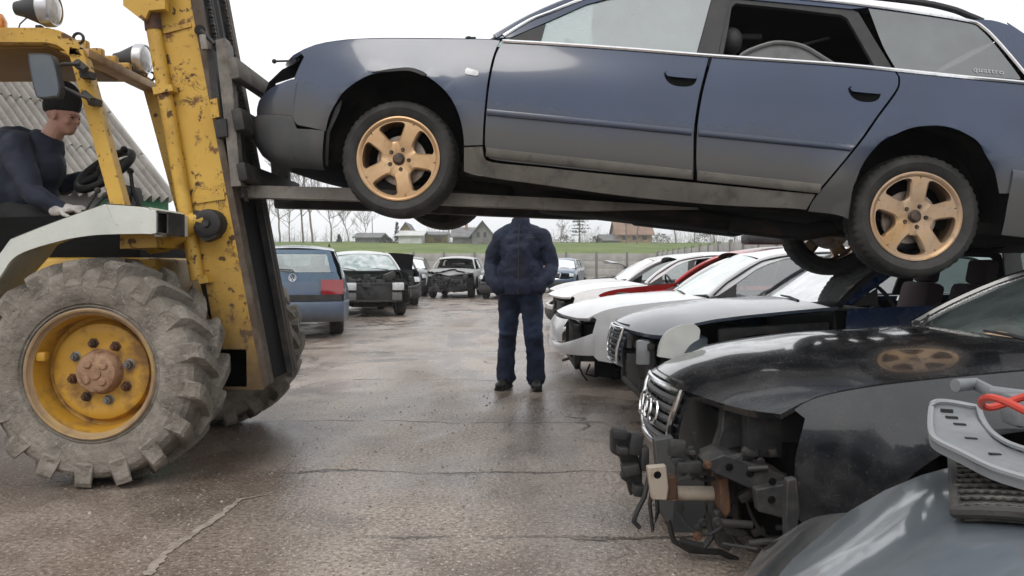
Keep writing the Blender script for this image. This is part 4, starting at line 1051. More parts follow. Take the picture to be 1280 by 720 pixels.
m = MB(); m.prism(pz([(258, 60), (266, 62), (278, 150), (285, 165), (274, 172), (264, 120)], 4.46), (0, .1, 0)); m.cyl(at(250, 38, 4.46), at(250, 38, 4.56), .03); m.tube([at(251, 38, 4.44), at(268, 55, 4.44)], .012, 8); m.prism(pz([(268, 150), (282, 148), (284, 170), (270, 172)], 4.42), (0, .12, 0)); fb(m, 'carriage_roller', dsteel)
m = MB(); m.tube([at(253, 44, 4.42), at(256, 62, 4.42)], .018, 8); fb(m, 'grease_cylinder', gsteel)
# forks
fk = [(286, 231), (430, 234.5), (700, 248), (872, 259.5), (874, 261.5), (740, 263), (600, 257.5), (437, 250), (288, 246)]
sh = [(286, 234), (298, 232), (290, 110), (277, 112)]
for off, nm in ((0, 'near'), (.87, 'far')):
    m = MB().prism([p+Vector((0, off, 0)) for p in pz(fk, 4.68)], (0, .125, 0)); m.prism([p+Vector((0, off, 0)) for p in pz(sh, 4.69)], (0, .105, 0))
    fb(m, 'fork', gsteel if nm == 'near' else dsteel)
# axle, chassis, tilt gear
m = MB(); m.box((-2.75, 4.95, .86), (1.5, .86, .62), bev=.03); m.cyl((-2.11, 4.3, .578), (-2.11, 5.6, .578), .11, seg=16); m.box((-2.12, 4.95, .60), (.32, 1.0, .30), bev=.04); fb(m, 'chassis', yel)
m = MB().prism(pz([(150, 291), (188, 291), (195, 296), (196, 309), (150, 311)], 4.2), (0, .5, 0)); fb(m, 'axle_guard', yel)
m = MB(); m.tube(pz([(186, 304), (205, 301), (225, 290), (243, 277), (258, 275)], 4.44), [.062, .065, .058, .052, .05], 12); m.prism(pz([(205, 297), (222, 288), (222, 280), (238, 268), (246, 285), (226, 300)], 4.42), (0, .08, 0)); fb(m, 'tilt_arm', yel)
m = MB(); c = at(258, 279, 4.40); m.lathe([(0, -.02), (.02, -.02), (.022, -.005), (.055, -.01), (.075, 0), (.08, .03), (.08, .1)], c, (0, 1, 0), 24); m.prism(pz([(241, 262), (262, 266), (272, 283), (270, 296), (256, 302), (243, 290)], 4.405), (0, .09, 0)); fb(m, 'pivot_boss', dsteel)
m = MB().prism(pz([(236, 300), (300, 300), (318, 470), (286, 485), (262, 400)], 4.66), (0, .5, 0)); m.box((-1.62, 4.95, .55), (.3, .9, .25), bev=.02); fb(m, 'mast_foot', dsteel)
# mudguard over the near wheel
top = smooth_poly([(-60, 400), (-30, 352), (0, 317), (11, 302), (19, 297), (70, 277), (129, 256), (133, 255.5), (180, 259), (188, 263)], 50, 4, False)
bot = [(188, 292), (131, 293), (100, 296), (75, 301), (37, 312), (15, 324), (0, 346), (-25, 378), (-45, 415)]
m = MB().prism(pz([*top, *smooth_poly(bot, 60, 3, False)], 4.0), (0, .018, 0))
tp = pz(top, 4.0); m.rings([[p+Vector((0, .004, .004)) for p in tp], [p+Vector((0, .42, .004)) for p in tp], [p+Vector((0, .42, -.014)) for p in tp], [p+Vector((0, .004, -.014)) for p in tp]], closed=False)
fb(m, 'mudguard', creamf)
m = MB().prism(pz([(177, 260), (189, 263), (195, 266), (195, 291), (188, 292.5), (177, 292)], 3.985), (0, .03, 0)); m.prism(pz([(189, 262), (194, 264), (194, 292), (189, 292)], 3.99), (0, .4, 0)); fb(m, 'mudguard_end', creamf)
m = MB()
for a, b in (((196, 263), (210, 265)), ((196, 290), (210, 292))): m.prism(pz([a, b, (b[0], b[1]+2.5), (a[0], a[1]+2.5)], 4.0), (0, .2, 0))
for a, b in (((195.5, 263), (197.5, 293)), ((208.5, 265), (210.5, 294))): m.prism(pz([a, (b[0], a[1]), b, (a[0], b[1])], 4.0), (0, .2, 0))
fb(m, 'step_tube', dsteel)
# cab frame
def sweep(path, w, h, d0):
    P_ = [Vector(p) for p in path]; mb = MB(); rings = []
    for i, p in enumerate(P_):
        t = (P_[min(i+1, len(P_)-1)]-P_[max(i-1, 0)]); t.y = 0; t.normalize(); n = Vector((-t.z, 0, t.x))
        y = Vector((0, 1, 0)); rings.append([p+n*w/2+y*d0, p+n*w/2+y*(d0+h), p-n*w/2+y*(d0+h), p-n*w/2+y*d0])
    return mb.rings(rings, True, True)
path = smooth_poly([(152, 262), (104, 86), (97, 66), (84, 53), (66, 46.5), (40, 45.5), (-140, 46), (-158, 54), (-163, 70), (-168, 330)], 60, 5, False)
cp = [at(x, y, 4.45) for x, y in path]
fb(sweep(cp, .078, .07, -.03), 'cab_frame', yel); fb(sweep([p+Vector((0, .88, 0)) for p in cp], .078, .07, -.03), 'cab_frame', yel)
zr = at(40, 45, 4.45).z; xr0, xr1 = at(-140, 46, 4.45).x, at(96, 62, 4.45).x
m = MB()
a = at(100, 66, 4.45); m.beam(a, a+Vector((0, .9, 0)), .10, .05, bev=.008); fb(m, 'roof_front_bar', M('rubbed pale yellow', (.50, .33, .17), .6, layers=[dict(c=(.30, .17, .06), s=7, lo=.45, hi=.7)]))
for y in (4.62, 4.79, 4.96, 5.13): fb(MB().box(((xr0+xr1)/2, y, zr-.005), (xr1-xr0-.05, .05, .055), bev=.01), 'roof_bar', yel)
fb(MB().box((xr0+.47, 4.90, zr-.045), (.75, .80, .02), bev=.004), 'roof_plate', M('roof underside', (.22, .125, .02), .6, layers=[dict(c=(.15, .08, .015), s=3, lo=.4, hi=.7)]))
for y in (4.45, 5.33):
    c = at(98, 48, 4.45); c.y = y; m = MB().tube([c+Vector((.028*math.cos(t), 0, .028*math.sin(t))) for t in [2*math.pi*k/16 for k in range(16)]], .008, 6, loop=True); fb(m, 'lifting_eye', dsteel)
# work lamps
def lamp(c, r):
    c = Vector(c); e = MB().lathe([(0, -.19*r/.09), (.035*r/.09, -.19*r/.09), (.045*r/.09, -.15*r/.09), (.088*r/.09, -.05*r/.09), (.088*r/.09, .0)], c, (1, .02, 0), 28); h = fb(e, 'work_lamp', housing)
    fb(MB().lathe([(r*.97, -.05*r/.09), (r*1.06, -.04*r/.09), (r*1.06, .0), (r*.98, .015), (r*.90, .012)], c, (1, .02, 0), 28), 'lamp_ring', silverring, h)
    fb(MB().lathe([(r*.92, .008), (r*.6, .024), (r*.3, .03), (0, .032)], c, (1, .02, 0), 28), 'lamp_lens', lampglass, h)
    fb(MB().beam(c+Vector((-.07, 0, -r)), c+Vector((-.07, 0, -r-.06)), .03, .03).box(c+Vector((-.05, 0, -r-.06)), (.09, .05, .03)), 'lamp_bracket', dsteel, h)
lamp(at(65, 11, 4.45), .092); lamp(at(181, 74, 5.25), .092)
fb(MB().tube(pz([(38, 18), (25, 30), (22, 40), (8, 44), (-10, 45)], 4.43), .004, 5), 'lamp_wire', blkplastic)
fb(MB().lathe([(.05, 0), (.05, .05), (.03, .09), (0, .1)], at(-3, 38, 4.6), (0, 0, 1), 16), 'beacon', amber)
# mirror
mo = smooth_poly([(35.5, 66.5), (58, 67), (67, 74), (75, 110), (73, 121), (52, 123), (44, 117), (36, 80)], 70, 4)
mi = fb(MB().prism(pz(mo, 4.2), (0, .05, 0)), 'mirror', housing)
cx = sum(p[0] for p in mo)/len(mo); cy = sum(p[1] for p in mo)/len(mo)
fb(MB().prism(pz([(cx+(x-cx)*.90, cy+(y-cy)*.93) for x, y in mo], 4.196), (0, .006, 0)), 'mirror_glass', M('mirror glass', (.075, .095, .115), .3, 0, layers=[dict(c=(.10, .11, .12), s=8, lo=.5, hi=.7)]), mi)
m = MB(); m.tube(pz([(62, 93), (70, 92), (73, 82), (80, 80), (100, 80)], 4.25), .010, 8); m.tube(pz([(72, 106), (98, 118), (114, 124)], 4.25), .010, 8); m.tube(pz([(95, 78), (107, 88)], 4.33), .024, 8); m.prism(pz([(98, 89), (113, 89), (113, 97), (100, 97)], 4.38), (0, .06, 0)); m.prism(pz([(107, 121), (121, 123), (121, 131), (110, 131)], 4.38), (0, .06, 0)); m.tube(pz([(104, 116), (116, 126)], 4.33), .02, 8); fb(m, 'mirror_arm', dsteel, mi)
# controls
c = at(131, 213, 4.93); nrm_ = Vector((-.36, -.58, .72)).normalized(); a = nrm_.cross(Vector((0, 1, 0))).normalized(); b = nrm_.cross(a)
m = MB().tube([c+(a*math.cos(t)+b*math.sin(t))*.185 for t in [2*math.pi*k/32 for k in range(32)]], .024, 12, loop=True); m.beam(c-a*.16, c+a*.16, .035, .02); m.beam(c, c+b*.16, .035, .02); m.ball(c, .045); m.ball(c-a*.165+nrm_*.05-b*.03, .022)
m.cyl(c, c-nrm_*.35, .03); fb(m, 'steering_wheel', M('wheel rubber', (.008, .008, .008), .6, spec=.25))
m = MB().prism(pz([(0, 272), (60, 270), (105, 262), (150, 262), (175, 300), (175, 330), (-60, 330), (-60, 280)], 4.62), (0, .75, 0)); fb(m, 'cab_floor', blacks)
m = MB(); m.box((-3.05, 4.95, 1.32), (.55, .5, .12), bev=.04); m.box((-3.36, 4.95, 1.6), (.12, .5, .5), Matrix.Rotation(R(-10), 3, 'Y'), bev=.04); fb(m, 'seat', blkplastic)
m = MB(); m.box(at(156, 262, 4.9), (.10, .3, .30), bev=.03); fb(m, 'dash_panel', blkplastic)
m = MB()
for x, y, x2, y2 in ((108, 262, 122, 238), (116, 262, 132, 244)): m.tube([at(x, y, 4.6), at(x2, y2, 4.6)], .007, 6); m.ball(at(x2, y2, 4.6), .018)
fb(m, 'lever', dsteel)
fb(MB().tube(pz([(163, 214), (166, 238), (176, 262)], 4.9), .012, 8).ball(at(163, 214, 4.9), .02), 'gear_lever', blkplastic)
# rear half beyond the frame
m = MB(); m.box((-4.0, 4.95, 1.05), (1.3, .9, .75), bev=.08); fb(m, 'counterweight', yel)
for y in (4.35, 5.55):
    m = MB().lathe([(.16, -.14), (.3, -.15), (.38, -.13), (.40, -.06), (.40, .06), (.38, .13), (.3, .15), (.16, .14)], (-4.15, y, .40), (0, 1, 0), 40); fb(m, 'rear_tyre', mudtyre)
# ------------------------------------------------------------------ people
skin = M('skin', (.46, .26, .19), .5, layers=[dict(c=(.40, .19, .14), s=9, lo=.42, hi=.68, a=.6)])
jackn = M('navy jacket cloth', (.008, .012, .028), .8, layers=[dict(c=(.013, .018, .036), s=5, lo=.4, hi=.7)], bump=[(35, .35, .006), (9, .4, .02)])
jackm = M('blue jacket cloth', (.010, .016, .038), .75, layers=[dict(c=(.020, .031, .068), s=5, lo=.42, hi=.66)], bump=[(35, .35, .006), (9, .6, .03)])
denim = M('dark jeans', (.010, .017, .042), .85, layers=[dict(c=(.045, .075, .16), s=4, lo=.46, hi=.68, a=.85)], bump=[(40, .3, .004), (8, .4, .02)])
shoe = M('black shoe', (.012, .012, .012), .5, layers=[dict(c=(.06, .055, .05), s=12, lo=.5, hi=.75, a=.6)])
knit = M('black knit', (.007, .007, .008), .95, bump=[(70, .6, .004)])
glovem = M('pale work glove', (.46, .44, .42), .9, layers=[dict(c=(.25, .22, .21), s=18, lo=.45, hi=.7)], bump=[(60, .5, .004)])
hairm = M('dark short hair', (.02, .016, .012), .8, bump=[(90, .6, .004)])
darkc = M('black work trousers', (.010, .010, .011), .9, bump=[(12, .4, .01)])

def head_shape(mb, C, yaw, pitch):
    """a head looking along +x before turning; C is the middle of the head"""
    rot = (Matrix.Rotation(yaw, 3, 'Z') @ Matrix.Rotation(pitch, 3, 'Y'))
    def b(c, r): mb.ball(C + rot @ Vector(c), r, 16, 11, rot)
    b((-.010, 0, .03), (.098, .077, .092)); b((.022, 0, -.035), (.070, .060, .078)); b((.050, 0, -.078), (.036, .038, .034))
    b((.075, 0, .018), (.024, .050, .014)); b((.098, 0, -.022), (.020, .0135, .013)); b((.086, 0, -.004), (.014, .009, .024))
    b((.078, 0, -.055), (.017, .026, .010)); b((.076, 0, -.066), (.016, .022, .009))
    for s in (-1, 1): b((-.005, s*.079, -.01), (.018, .010, .032)); b((.074, s*.031, .002), (.012, .013, .009)); b((.055, s*.045, -.025), (.028, .02, .03))
    return rot
def hand_shape(mb, wrist, fwd, up, k=1.0, curl=.6, side=1):
    f = Vector(fwd).normalized(); u = Vector(up); u = (u-f*u.dot(f)).normalized(); r = f.cross(u)*side
    rot = Matrix((f, r, u)).transposed(); w = Vector(wrist)
    mb.ball(w+f*.045*k, (.052*k, .042*k, .018*k), 14, 9, rot)
    for i, (o, l) in enumerate(((-.030, .068), (-.010, .078), (.010, .072), (.029, .055))):
        p = w+f*.085*k+r*o*k; d = f.copy(); pts = [p-f*.03*k, p]
        for j in range(3):
            d = (d*math.cos(curl)-u*math.sin(curl)).normalized(); p = p+d*l*k*(.45, .32, .25)[j]; pts.append(p)
        mb.chain(pts, [.0095*k, .0095*k, .009*k, .008*k, .007*k], 10)
    p = w+f*.02*k-r*.035*k; d = (f*.6-r*.7-u*.25).normalized(); q = p+d*.042*k; d2 = (f*.9-r*.15-u*.45).normalized()
    mb.chain([p, q, q+d2*.034*k], [.013*k, .011*k, .008*k], 10)

# the man who stands in the lane, hands in his pockets
man = Vector((.075, 7.3, 0)); A = lambda *p: man+Vector(p)
mb = MB(); 
head_shape(mb, A(-.02, .0, 1.665), -math.pi/2, 0); mb.capsule(A(-.02, .03, 1.60), A(0, .045, 1.44), .052, .058); mb.capsule(A(0, .05, 1.36), A(0, .04, .98), .10, .10)
for s in (-1, 1):
    mb.chain([A(0, .04, 1.38), A(s*.19, .04, 1.37), A(s*.26, .05, 1.14), A(s*.19, -.03, 1.02)], [.07, .05, .045, .033])
    hand_shape(mb, A(s*.19, -.03, 1.02), (-s*.45, .1, -.9), (0, 1, 0), 1, .3, s); mb.chain([A(s*.09, .03, .95), A(s*.12, .03, .5), A(s*.13, .06, .09), A(s*.14, -.0, .06)], [.09, .06, .04, .028])
person = mb.build('person', skin, None); remesh(person, .011, 3)
tag(person, 'man in navy jacket and jeans standing in the lane, hands in pockets', 'person')
def clothes(mb, nm, mat, par, vox, sm=5, wr=None): o = mb.build(nm, mat, par); remesh(o, vox, sm, wr); return o
mb = MB()
mb.ball(A(0, .03, 1.27), (.20, .135, .22)); mb.ball(A(0, .02, 1.05), (.225, .15, .20)); mb.ball(A(0, .035, 1.415), (.17, .095, .085)); mb.tube([A(0, .03, 1.3), A(0, .025, 1.1), A(0, .02, .96), A(0, .02, .865)], [.15, .165, .185, .178], 20)
for s in (-1, 1):
    mb.chain([A(s*.10, .035, 1.435), A(s*.195, .035, 1.38+.012*s), A(s*.250, .045, 1.25), A(s*.280, .05, 1.12), A(s*.250, -.05, 1.0), A(s*.20, -.095, .955)], [.075, .078, .073, .070, .066, .056], 16)
    mb.ball(A(s*.19, -.105, .94), (.065, .045, .08))
mb.tube([A(0, .02, 1.44), A(0, .015, 1.515), A(0, .01, 1.56)], [.10, .088, .082], 18)
jk = clothes(mb, 'jacket', jackm, person, .011, 5, (.10, .028))
m = MB(); m.tube([A(.004, -.098, 1.50), A(.004, -.120, 1.36), A(.004, -.128, 1.2), A(.004, -.150, 1.0), A(.004, -.165, .87)], .0045, 6); m.build('zip', M('zip metal', (.055, .055, .06), .5, .3), jk)
for s in (-1, 1): MB().tube([A(s*.06, -.113, 1.365), A(s*.15, -.090, 1.375)], .006, 6).build('pocket_seam', blkplastic, jk)
mb = MB(); mb.ball(A(0, .03, .92), (.185, .125, .12))
for s in (-1, 1):
    mb.chain([A(s*.092, .03, .90), A(s*.112, .015-.02*s, .66), A(s*.122, .01-.03*s, .49), A(s*.138, .04, .28), A(s*.140, .05, .10)], [.108, .098, .084, .082, .085], 16)
    for z, q in ((.10, .09), (.155, .087), (.50, .088)): mb.ball(A(s*.138-(s*.012 if z > .3 else 0), .045 if z < .3 else .01, z), (q, q, .035))
clothes(mb, 'trousers', denim, person, .012, 4, (.09, .032))
for s in (-1, 1):
    mb = MB(); f = Vector((s*.22, -1, 0)).normalized(); rt = Matrix.Rotation(math.atan2(f.y, f.x), 3, 'Z'); c = A(s*.138, .04, 0)
    mb.ball(c+f*.115+Vector((0, 0, .045)), (.095, .050, .045), rot=rt); mb.ball(c+f*.02+Vector((0, 0, .06)), (.085, .047, .06), rot=rt); mb.ball(c-f*.05+Vector((0, 0, .055)), (.05, .043, .055), rot=rt); mb.capsule(c+Vector((0, 0, .05)), c+Vector((0, 0, .13)), .052, .052)
    mb.box(c+f*.055+Vector((0, 0, .013)), (.27, .088, .024), rt, .01)
    clothes(mb, 'shoe', shoe, person, .007, 3)
mb = MB(); mb.ball(A(-.02, .008, 1.70), (.083, .103, .09)); mb.build('hair', hairm, person)

person.matrix_basis = Matrix.Translation(man) @ Matrix.Rotation(R(-9), 4, 'Z') @ Matrix.Translation(-man)
# the driver
D = 4.93
HC = at(79, 145, D)
mb = MB(); rot = head_shape(mb, HC, R(-4), R(10))
neck = HC+Vector((-.10, 0, -.17)); mb.capsule(HC+Vector((-.03, 0, -.05)), neck, .058, .066)
sh_n, el_n, wr_n = at(19, 187, D-.19), at(38, 240, D-.27), at(78, 263, D-.28)
sh_f, el_f, wr_f = at(30, 185, D+.19), at(76, 232, D+.24), at(120, 219, D+.16)
hip = at(-8, 268, D); mb.chain([neck, at(22, 200, D), hip], [.07, .12, .13])
mb.chain([at(24, 186, D), sh_n, el_n, wr_n], [.07, .06, .045, .034]); mb.chain([at(24, 186, D), sh_f, el_f, wr_f], [.07, .06, .045, .034])
hand_shape(mb, wr_f, (.8, -.15, .25), (-.35, 0, 1), .95, .7, 1)
hand_shape(mb, wr_n, (.85, -.1, .1), (0, -.3, 1), .9, .7, -1)
kn_n, kn_f = at(78, 286, D-.22), at(84, 284, D+.2)
mb.chain([hip, kn_n, at(95, 345, D-.2)], [.10, .07, .05]); mb.chain([hip, kn_f, at(100, 345, D+.2)], [.10, .07, .05])
driver = mb.build('person', skin, None); remesh(driver, .0075, 3)
tag(driver, 'man in black beanie leaning forward at the wheel of the yellow forklift', 'person')
mb = MB(); mb.chain([at(22, 186, D), at(14, 215, D), at(0, 262, D)], [.145, .155, .15], 20); mb.ball(at(24, 180, D), (.13, .21, .09)); mb.ball(at(8, 235, D), (.17, .18, .2))
mb.chain([at(22, 180, D-.1), sh_n, el_n, wr_n], [.088, .088, .068, .048], 16); mb.chain([at(28, 180, D+.1), sh_f, el_f, wr_f], [.09, .085, .066, .045], 16)
mb.tube([neck+Vector((-.06, 0, -.06)), neck+Vector((-.01, 0, .0)), neck+Vector((.015, 0, .055))], [.13, .11, .092], 16); mb.ball(neck+Vector((-.04, 0, -.07)), (.11, .13, .10)); mb.ball(at(50, 212, D), (.15, .17, .15)); mb.ball(at(40, 245, D), (.15, .16, .13))
clothes(mb, 'jacket', jackn, driver, .012, 5, (.13, .045))
mb = MB(); mb.chain([hip, kn_n, at(95, 345, D-.2)], [.13, .088, .07]); mb.chain([hip, kn_f, at(100, 345, D+.2)], [.13, .088, .07]); mb.ball(hip, (.17, .19, .13))
clothes(mb, 'trousers', darkc, driver, .014, 4, (.09, .02))
for q in (-.2, .2):
    c = at(100, 352, D+q); clothes(MB().ball(c+Vector((.06, 0, -.02)), (.13, .05, .05)).capsule(c, c+Vector((0, 0, .07)), .05, .05), 'boot', shoe, driver, .01, 2)
mb = MB(); hand_shape(mb, wr_n, (.85, -.1, .1), (0, -.3, 1), 1.18, .75, -1); mb.capsule(wr_n-Vector((.03, 0, 0)), wr_n+Vector((.03, 0, 0)), .045, .04)
clothes(mb, 'glove', glovem, driver, .006, 3)
mb = MB(); b = lambda c, r: mb.ball(HC+rot @ Vector(c), r, 18, 12, rot)
b((-.015, 0, .085), (.110, .092, .128)); 
mb.tube([HC+rot @ Vector((-.012-.004*k, 0, .022+.02*k)) for k in range(4)], [.098, .103, .104, .101], 20)
for v in range(len(mb.v)):
    p = rot.inverted() @ (Vector(mb.v[v])-HC); mb.v[v] = tuple(HC+rot @ Vector((p.x*1.04, p.y*.9, p.z)))
clothes(mb, 'beanie', knit, driver, .007, 4)
b2 = MB(); 
for s in (-1, 1): b2.ball(HC+rot @ Vector((.074, s*.031, .012)), (.014, .017, .0045), rot=rot)
b2.build('eyebrow', hairm, driver); ey_ = MB()
for s in (-1, 1): ey_.ball(HC+rot @ Vector((.081, s*.033, -.001)), (.008, .013, .006), rot=rot)
ey_.build('eye', M('dark eye', (.03, .02, .016), .3), driver)
# ------------------------------------------------------------------ the lifted estate car
hero = build_car('lifted_estate_car', 'dark blue estate car with gold wheels lifted up on the forks', sp=dict(paint=navy, sill_mat=M('dirty sill', (.105, .096, .083), .7, layers=[dict(c=(.155, .14, .12), s=4, lo=.4, hi=.68), dict(c=(.04, .03, .025), s=10, lo=.52, hi=.75, a=.8)]),
    skip={'rear_side_window', 'headlight', 'grille'}, rim=goldrim, rot=R(36), side_glass=g_side, q_glass=g_dark))
ex, ey, ez, O = Vector((.98918, -.08517, -.11941)), Vector((.08579, .99631, 0)), Vector((.11897, -.010244, .99284)), Vector((-.59646, 5.22038, 1.3885))
hero.matrix_basis = Matrix(((ex.x, ey.x, ez.x, O.x), (ex.y, ey.y, ez.y, O.y), (ex.z, ey.z, ez.z, O.z), (0, 0, 0, 1)))
HM = hero.matrix_basis.copy()
for w_ in [o for o in hero.children if o.name.startswith('wheel')]:
    if w_.location.x > 1:
        for o in w_.children:
            if o.name.startswith('rim'): o.data = o.data.copy(); o.data.materials[0] = goldrim2; o.rotation_euler = (0, R(18), 0)
def lmesh(mb, nm, mat, par, lab=None):
    o = mb.build(nm, mat, par)
    if lab: o['label'] = lab
    return o
# parts only this car shows
m = MB(); m.tube([(-.86, -.52, .842), (-.72, -.60, .838), (-.60, -.66, .835)], .006, 6); m.ball((-.87, -.515, .842), .014); lmesh(m, 'hood_latch_rod', dsteel, hero)
m = MB(); m.panel([(-.735,.655),(-.615,.693),(-.615,.703),(-.735,.664)], lambda x, z: (x, -(Yo(max(x, -.6), z)-.004-.30*max(0, -.6-x)), z), .05, .01, (1, 0, .6)); lmesh(m, 'bumper_strip', chrome, hero)
m = MB(); m.panel(smooth_poly([(-.17,.755),(-.08,.782),(.03,.803),(.10,.79),(.13,.775),(.115,.765),(.03,.785),(-.08,.768)], 60, 3), lambda x, z: (x, -(Yo(x, z)+.006), z), .05, .008, (1, 0, .6)); lmesh(m, 'arch_trim', blkplastic, hero)
m = MB(); m.panel([(-.405,.25),(-.39,.24),(-.385,.42),(-.34,.54),(-.33,.60),(-.36,.56),(-.40,.42)] if True else [(-.60,.30),(-.405,.23),(-.40,.42),(-.34,.57),(-.30,.63),(-.26,.60),(-.33,.42),(-.335,.25)], lambda x, z: (x, -(Yo(max(x, -.6), z)-.035), z), .05, .01, (1, 0, .6)); lmesh(m, 'arch_liner', greyplastic, hero)
m = MB(); m.prism([(x, -.56, z) for x, z in [(-.60,.56),(-.60,.85),(-.71,.842),(-.80,.79),(-.87,.71),(-.90,.60),(-.88,.56)]], (0, 1.12, 0)); m.box((-.60, 0, .66), (.05, 1.42, .34)); lmesh(m, 'lamp_bay', void, hero)
m = MB(); m.ball((.30, -.70, 1.035), (.022, .03, .012)); m.beam((.285, -.72, 1.03), (.33, -.69, 1.045), .02, .01); lmesh(m, 'washer_jet', blkplastic, hero)
# lettering in the rear side window
cu = bpy.data.curves.new('window_lettering', 'FONT'); cu.body = 'quattro'; cu.size = .044; cu.extrude = .0006; cu.space_character = 1.1
tx = bpy.data.objects.new('window_lettering', cu); COL.objects.link(tx); tx.parent = hero
y0, y1 = -(Yo(3.05, 1.094)+.001), -(Yo(3.05, 1.13)+.001)
up = Vector((0, y1-y0, .036)).normalized(); fx = Vector((1, .01, 0)).normalized(); nn = fx.cross(up)
tx.matrix_basis = Matrix(((fx.x*1.05, up.x, nn.x, 2.938), (fx.y, up.y, nn.y, y0-.001), (fx.z, up.z, nn.z, 1.092), (0, 0, 0, 1)))
cu.materials.append(M('white lettering', (.45, .46, .47), .5))
bpy.context.view_layer.update(); dg = bpy.context.evaluated_depsgraph_get(); me_ = bpy.data.meshes.new_from_object(tx.evaluated_get(dg)); mb_ = tx.matrix_basis.copy()
bpy.data.objects.remove(tx); tx = bpy.data.objects.new('window_lettering', me_); COL.objects.link(tx); tx.parent = hero; tx.matrix_basis = mb_
# loose bits inside the cabin, seen through the open rear window
m = MB(); pl = smooth_poly([(1.78,.98),(1.80,1.06),(1.93,1.13),(2.02,1.145),(2.12,1.135),(2.22,1.09),(2.34,1.03),(2.34,.98)], 60, 3)
m.prism([(x, -.60, z+.055) for x, z in pl], (0, .03, 0)); m.tube([(x, -.605, z+.059) for x, z in pl[2:-2]], .012, 6)
o = m.build('trim_panel', M('light grey trim plastic', (.20, .20, .20), .6, layers=[dict(c=(.12, .12, .12), s=9, lo=.5, hi=.7)]), None); o.matrix_basis = HM; tag(o, 'loose curved grey trim panel lying inside the lifted car behind its open rear window', 'car part')
m = MB(); m.tube([(2.10, -.45, 1.23), (2.30, -.42, 1.31)], .008, 8); lmesh(m, 'cabin_strap', greyplastic, hero); m = MB(); m.tube([(1.72, -.40, 1.27), (1.93, -.38, 1.29)], .018, 8); lmesh(m, 'grab_handle', greyplastic, hero); m = MB(); m.ball((1.74, -.5, 1.21), (.07, .1, .08)); lmesh(m, 'headrest', greyplastic, hero)
m = MB(); m.box((.80, .1, 1.245), (.03, .24, .07), Matrix.Rotation(R(12), 3, 'Y'), .02); lmesh(m, 'inside_mirror', blkplastic, hero)
# exhaust, underbody hangers
m = MB(); m.tube([(1.2, -.35, .26), (1.9, -.3, .22), (2.3, -.45, .20), (2.45, -.45, .25)], .05, 10); m.box((2.1, -.42, .2), (.42, .22, .09), bev=.03); m.box((1.35, -.1, .20), (1.2, .5, .06), bev=.02); lmesh(m, 'exhaust', under, hero)

# ------------------------------------------------------------------ the row on the right and the cars on the left
def place(root, nx, ny, ang, dz):
    c, s = math.cos(R(ang)), math.sin(R(ang)); root.location = (nx+.97*c, ny+.97*s, dz); root.rotation_euler = (0, 0, R(ang)); return Matrix.Translation(root.location) @ Matrix.Rotation(R(ang), 4, 'Z')
def junk(root, seed, n=26, x=(-.78, .25), y=(-.62, .62), z=(.38, .82), rad=True):
    rg = random.Random(seed); m = MB()
    for i in range(n):
        c = (rg.uniform(*x), rg.uniform(*y), rg.uniform(*z)); k = rg.random()
        if k < .45: m.box(c, (rg.uniform(.06, .26), rg.uniform(.06, .24), rg.uniform(.05, .2)), Matrix.Rotation(rg.uniform(-.4, .4), 3, 'XYZ'[i % 3]), .012)
        elif k < .65: m.cyl(c, (c[0]+rg.uniform(-.12, .12), c[1]+rg.uniform(-.15, .15), c[2]+rg.uniform(-.08, .1)), rg.uniform(.02, .06), seg=10)
        else:
            p = Vector(c); pts = [p]
            for q in range(4): p = p+Vector((rg.uniform(-.14, .14), rg.uniform(-.16, .16), rg.uniform(-.12, .08))); pts.append(p)
            m.tube(pts, rg.uniform(.008, .02), 6)
    m.build('engine', baygrey, root)
    if rad:
        m = MB(); m.box((-.72, 0, .56), (.05, .95, .40), bev=.01); 
        m.build('radiator', blkplastic, root)
        m = MB(); m.beam((-.74, -.66, .74), (-.74, .66, .74), .05, .05, bev=.01); m.beam((-.74, -.62, .36), (-.74, .62, .36), .05, .05, bev=.01)
        for s in (-.6, .6): m.beam((-.74, s, .34), (-.74, s, .74), .06, .04, bev=.01); m.beam((-.74, s*.9, .46), (-.05, s*.95, .46), .09, .11, bev=.01)
        m.build('front_panel', baygrey, root)

blk = build_car('stripped_estate_car', 'black car without front bumper or headlights, with a ring badge in its grille', sp=dict(paint=blackp, skip={'front_bumper', 'headlight', 'rails'}, wheels='none', rings=True, screen=glass('green windscreen', (.45, .62, .56), .12, .03, (.4, .5, .48), .12), warp=lambda x, y, z: (x+.19*max(0, min(1, (x+.55)/.9)), y, z if z < 1.02 else 1.02+(z-1.02)*.80), grille_mat=M('grille slats', (.06, .06, .062), .4), step=.05))
BM = place(blk, .575, 3.50, 2, -.215); BI = BM.inverted()
junk(blk, 5, 34, x=(-.62, .2), y=(-.70, .6), z=(.40, .74), rad=False)
def bpart(mb, nm, mat, ang=38):
    mb.v = [tuple(BI @ (co.location+(Vector(v)-co.location)*1.22)) for v in mb.v]; 
    o = mb.build(nm, mat, blk, ang)
    if nm in ('frame_rail', 'wing_bracket', 'bumper_damper', 'bumper_support', 'radiator_core', 'intercooler', 'damper_bracket'):
        b_ = o.modifiers.new('b', 'BEVEL'); b_.width = .005; b_.segments = 2; b_.limit_method = 'ANGLE'
    return o
MB().box((-.70, .05, .55), (.05, 1.0, .40), bev=.01).build('radiator', blkplastic, blk)
m = MB(); m.prism(pz([(809, 584), (833, 582), (836, 610), (834, 626), (815, 625)], 2.33), (0, .03, 0)); m.tube(pz([(832, 616), (904, 617)], 2.38), .021, 14); m.tube(pz([(840, 616), (846, 616)], 2.38), .024, 14); bpart(m, 'bumper_damper', primer)
